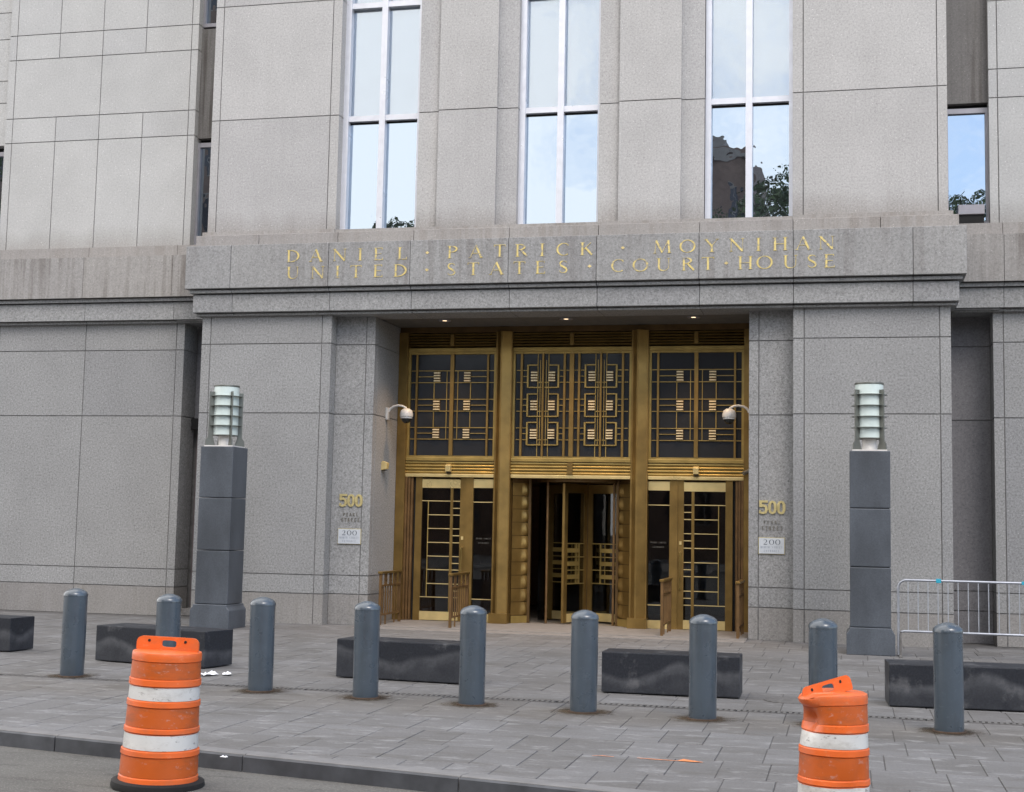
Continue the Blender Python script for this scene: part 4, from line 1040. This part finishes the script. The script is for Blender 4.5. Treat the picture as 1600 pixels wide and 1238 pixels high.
# traffic drums
DP = [(.287, 0), (.287, .05), (.283, .055), (.276, .20), (.270, .205), (.267, .30), (.262, .305), (.258, .42), (.265, .428), (.263, .475), (.252, .482), (.250, .62), (.256, .628), (.254, .670), (.243, .676), (.240, .80), (.247, .808), (.245, .850)]
def drum(label, loc, rz, dent, scale=1.0, tilt=(0, 0)):
    t = thing('traffic_drum', label, 'traffic drum', loc, rz, group='orange traffic drums')
    t.rotation_euler = (tilt[0], tilt[1], rz)
    n = 72
    def defo(x, y, z):
        if not dent: return x, y, z
        a = math.atan2(y, x); r = math.hypot(x, y)
        # sides pushed in: upper left crumple and a crease low on the right front
        def g_(a0, wa, z0, wz): d = (a-a0+math.pi) % (2*math.pi)-math.pi; return math.exp(-(d/wa)**2-((z-z0)/wz)**2)
        k = 1-.46*g_(R(-158), .50, .80, .085)-.12*g_(R(-70), .35, .36, .10)-.10*g_(R(-48), .18, .40, .14)+.16*g_(R(-165), .40, .925, .04)-.05*g_(R(-110), .3, .5, .2)
        return x*k, y*k, z-.03*g_(R(-165), .9, .95, .2)
    def lathe_d(prof, name, mat, off=0, parent=t, close=False):
        mb = MB().lathe([(r+off, z) for r, z in prof], n)
        mb.v = [defo(*v) for v in mb.v]
        if not close: mb.f = [f for f in mb.f if len(f) == 4]
        return mb.build(name, mat, parent, smooth=True)
    # ribbed body: recessed panels carry sheeting, raised ribs between
    prof = [(.292, 0), (.292, .03), (.272, .05), (.270, .085), (.262, .092), (.258, .230), (.268, .238), (.266, .270), (.252, .278), (.252, .283), (.2475, .385), (.2475, .39), (.258, .398), (.256, .425),
            (.246, .432), (.241, .570), (.2515, .578), (.250, .612), (.239, .620), (.235, .715), (.2465, .723), (.245, .762), (.236, .768), (.231, .885), (.238, .892), (.238, .935), (.234, .948), (.215, .955), (.0001, .957)]
    prof = [(r*1.03, z) for r, z in prof]
    def dens(P):
        out = [P[0]]
        for a, b in zip(P, P[1:]):
            k_ = max(1, int(abs(b[1]-a[1])/.016)); out += [(a[0]+(b[0]-a[0])*j/k_, a[1]+(b[1]-a[1])*j/k_) for j in range(1, k_+1)]
        return out
    prof = dens(prof)
    body = lathe_d(prof, 'body', M['orange'], close=True)
    def sheet(z0, z1, r0_, r1_, mat, nm): lathe_d(dens([(r0_*1.03, z0), (r1_*1.03, z1)]), nm, mat, .0035)
    sheet(.095, .225, .262, .2585, M['orange_sheet'], 'orange_stripe')
    sheet(.282, .386, .252, .2477, M['white_sheet'], 'white_stripe')
    sheet(.436, .567, .246, .2412, M['orange_sheet'], 'orange_stripe')
    sheet(.622, .713, .239, .2352, M['white_sheet'], 'white_stripe')
    sheet(.773, .882, .236, .2312, M['orange_sheet'], 'orange_stripe')
    # upright handle plate with slot
    hw, hh, th = .228, .098, .02
    N_ = 6
    outer = [(-hw, 0)]+[(-hw+.045-.045*math.cos(a), hh-.045+.045*math.sin(a)) for a in [R(90*k/N_) for k in range(N_+1)]]+[(hw-.045+.045*math.sin(a), hh-.045+.045*math.cos(a)) for a in [R(90*k/N_) for k in range(N_+1)]]+[(hw, 0)]
    hcx, hcz, hrx, hrz = .01, .050, .054, .024
    mb = MB()
    M2 = 120
    ring_o, ring_i = [], []
    def ray_out(a):
        dx, dz = math.cos(a), math.sin(a); best = 9
        for i in range(len(outer)):
            p, q_ = outer[i], outer[(i+1) % len(outer)]
            ex, ez = q_[0]-p[0], q_[1]-p[1]; det = dx*(-ez)+ex*dz
            if abs(det) < 1e-9: continue
            wx, wz = p[0]-hcx, p[1]-hcz
            t_ = (wx*(-ez)+ex*wz)/det; u_ = (dx*wz-dz*wx)/det
            if t_ > 0 and -1e-6 <= u_ <= 1+1e-6: best = min(best, t_)
        return (hcx+dx*best, hcz+dz*best)
    for k in range(M2):
        a = 2*math.pi*(k+.5)/M2; ring_o.append(ray_out(a))
        c_, s_ = math.cos(a), math.sin(a); e = (abs(c_)**4+abs(s_)**4)**-.25; ring_i.append((hcx+hrx*c_*e, hcz+hrz*s_*e))
    for y in (-th/2, th/2):
        for ring in (ring_o, ring_i): mb.v += [(p[0], y, p[1]) for p in ring]
    for k in range(M2):
        j = (k+1) % M2
        mb.f += [(k, j, M2+j, M2+k), (2*M2+k, 3*M2+k, 3*M2+j, 2*M2+j), (k, 2*M2+k, 2*M2+j, j), (M2+k, M2+j, 3*M2+j, 3*M2+k)]
    h = mb.build('handle', M['orange'], t, bevel=0)
    h.location = (0, 0, .952)
    if dent: h.rotation_euler = (R(-8), R(-15), R(8)); h.location = (-.045, -.05, .925); h.scale = (.82, 1, 1)
    mb = MB()
    for hx_ in (-.135, .13):
        o = MB().lathe([(.010, 0), (.010, .004)], 12).build('bolt_hole', M['black'], h); o.rotation_euler = (R(90), 0, 0); o.location = (hx_, -th/2-.0005, .068)
    if dent:
        MB().tube([(-.23, -.09, .90), (-.16, -.155, .925), (-.03, -.20, .945), (.08, -.16, .95)], [.02, .028, .02, .006], 8).build('torn_rim', M['orange'], t, smooth=True)
    MB().lathe([(.24, 0), (.325, 0), (.33, .02), (.325, .045), (.30, .055), (.29, .055)], 32).build('rubber_base', M['black'], t, smooth=True)
    t.scale = (scale,)*3 if isinstance(scale, float) else scale
    return t
drum('upright orange and white traffic drum in the road at the left', (.075, -14.05, -.13), R(9), False, 1.0, (0, R(1.8)))
drum('dented orange and white traffic drum with bent handle on the right', (4.775, -14.50, -.13), R(6), True, (.82, .82, .97), (0, R(.5)))

# ================================================================== ACROSS THE STREET (seen in the window glass)
crown_cache = {}
def crown_mesh(seed, n=5200):
    if seed in crown_cache: return crown_cache[seed]
    rnd = random.Random(seed); vs, fs = [], []
    cl = []
    for i in range(38):
        th = rnd.random()*2*math.pi; z = rnd.uniform(-.75, .95); r = math.sqrt(max(0, 1-abs(z)**2))*rnd.uniform(.35, 1.0)
        cl.append((r*math.cos(th), r*math.sin(th), z, rnd.uniform(.16, .32)))
    for i in range(n):
        c = rnd.choice(cl); d = Vector((rnd.gauss(0, 1), rnd.gauss(0, 1), rnd.gauss(0, .8))).normalized()*c[3]*rnd.uniform(.5, 1.05)
        p = Vector(c[:3])+d
        a = Vector((rnd.gauss(0, 1), rnd.gauss(0, 1), rnd.gauss(0, 1))).normalized(); b = a.cross(Vector((rnd.gauss(0, 1), rnd.gauss(0, 1), rnd.gauss(0, 1)))).normalized()
        s_ = rnd.uniform(.022, .045); k = len(vs)
        vs += [tuple(p+a*s_), tuple(p+b*s_*.6), tuple(p-a*s_), tuple(p-b*s_*.6)]; fs.append((k, k+1, k+2, k+3))
    me = bpy.data.meshes.new('crown'); me.from_pydata(vs, [], fs); me.materials.append(M['leaf']); crown_cache[seed] = me; return me
def tree(x, y, h, r, label, seed):
    t = thing('street_tree', label, 'tree', (x, y, 0), seed*1.3, 'trees across the street')
    zc = h-r*1.05
    mb = MB().tube([(0, 0, 0), (.1, .05, h*.25), (0, 0, zc-r*.3), (.1, -.1, zc+r*.3)], [.32, .25, .16, .06], 10)
    for k in range(6):
        a = k*1.05+seed; mb.tube([(0.05, 0, h*.3+k*.3), (math.cos(a)*r*.35, math.sin(a)*r*.35, h*.45+k*.4), (math.cos(a)*r*.7, math.sin(a)*r*.7, zc+.2*k)], [.13, .08, .03], 6)
    mb.build('trunk', M['bark'], t, smooth=True)
    o = bpy.data.objects.new('crown', crown_mesh(seed % 3)); COL.objects.link(o); o.parent = t; o.location = (0, 0, zc); o.scale = (r, r, r*1.05)
TR = [(1.9, -44, 18.6, 3.6, 'tall dark tree reflected in the right hand tall window'), (-17.2, -46, 17.6, 3.6, 'tree whose top is reflected at the foot of the left tall window'),
      (10.6, -46, 18.2, 3.6, 'tree reflected low in the narrow window on the right'), (-41, -50, 26, 6.5, 'large tree across the street, reflected at the left edge'),
      (-10.0, -44, 13.5, 4.2, 'lower tree across the street opposite the entrance'), (18, -46, 15.5, 4.5, 'broad tree across the street beyond the right wing'),
      (-25, -44, 15, 4.6, 'broad tree across the street opposite the left wing'), (26, -48, 17, 5, 'far tree across the street at the right')]
for i, a in enumerate(TR): tree(*a, i)
def far_building(label, x0, x1, y0, y1, h, mat, nx, nzr, steps=()):
    b = thing('far_building', label, 'building', ((x0+x1)/2, y1, 0)); cx = (x0+x1)/2
    MB().box(x0-cx, x1-cx, y0-y1, 0, 0, h).build('wall', mat, b)
    for sx0, sx1, hh in steps: MB().box(sx0-cx, sx1-cx, y0-y1+1, -.5, h, hh).build('roof_block', M['stone_far'], b)
    MB().box(x0-cx-.2, x1-cx+.2, -.1, .25, h-.7, h-.3).build('cornice', M['stone_far'], b)
    w = (x1-x0)/nx; hz = (h-3)/nzr
    for i in range(nx):
        for k in range(nzr):
            xa = x0-cx+w*(i+.28); za = 2+hz*k
            o = MB().box(xa, xa+w*.44, .02, .12, za, za+.12).box(xa, xa+w*.44, .02, .10, za+hz*.6, za+hz*.6+.1).box(xa+w*.2, xa+w*.24, .02, .09, za+.12, za+hz*.6).build('window', M['stone_far'], b)
            bx('pane', M['transom_glass'], o, xa, xa+w*.44, .03, .05, za+.12, za+hz*.6)
far_building('brown stepped building reflected in the right hand tall window', -7.2, -.1, -72, -52, 22.6, M['brick'], 4, 6, ((-6.5, -1.6, 23.3), (-5, -3.2, 24.6)))
far_building('long low brown building added across the street to darken the eye-level reflections', -29, 13, -80, -60, 13.0, M['brick'], 14, 3)  # added behind the trees so the door glass reflects dark, not bright horizon
far_building('tall dark building added across the street to darken the left slot window reflections', -64, -32.0, -66, -60, 48, M['brick'], 12, 12)  # added, with its height chosen so the left slot windows reflect dark
far_building('long brown building across the street beyond the right wing', 14, 60, -80, -58, 17, M['brick'], 14, 4)
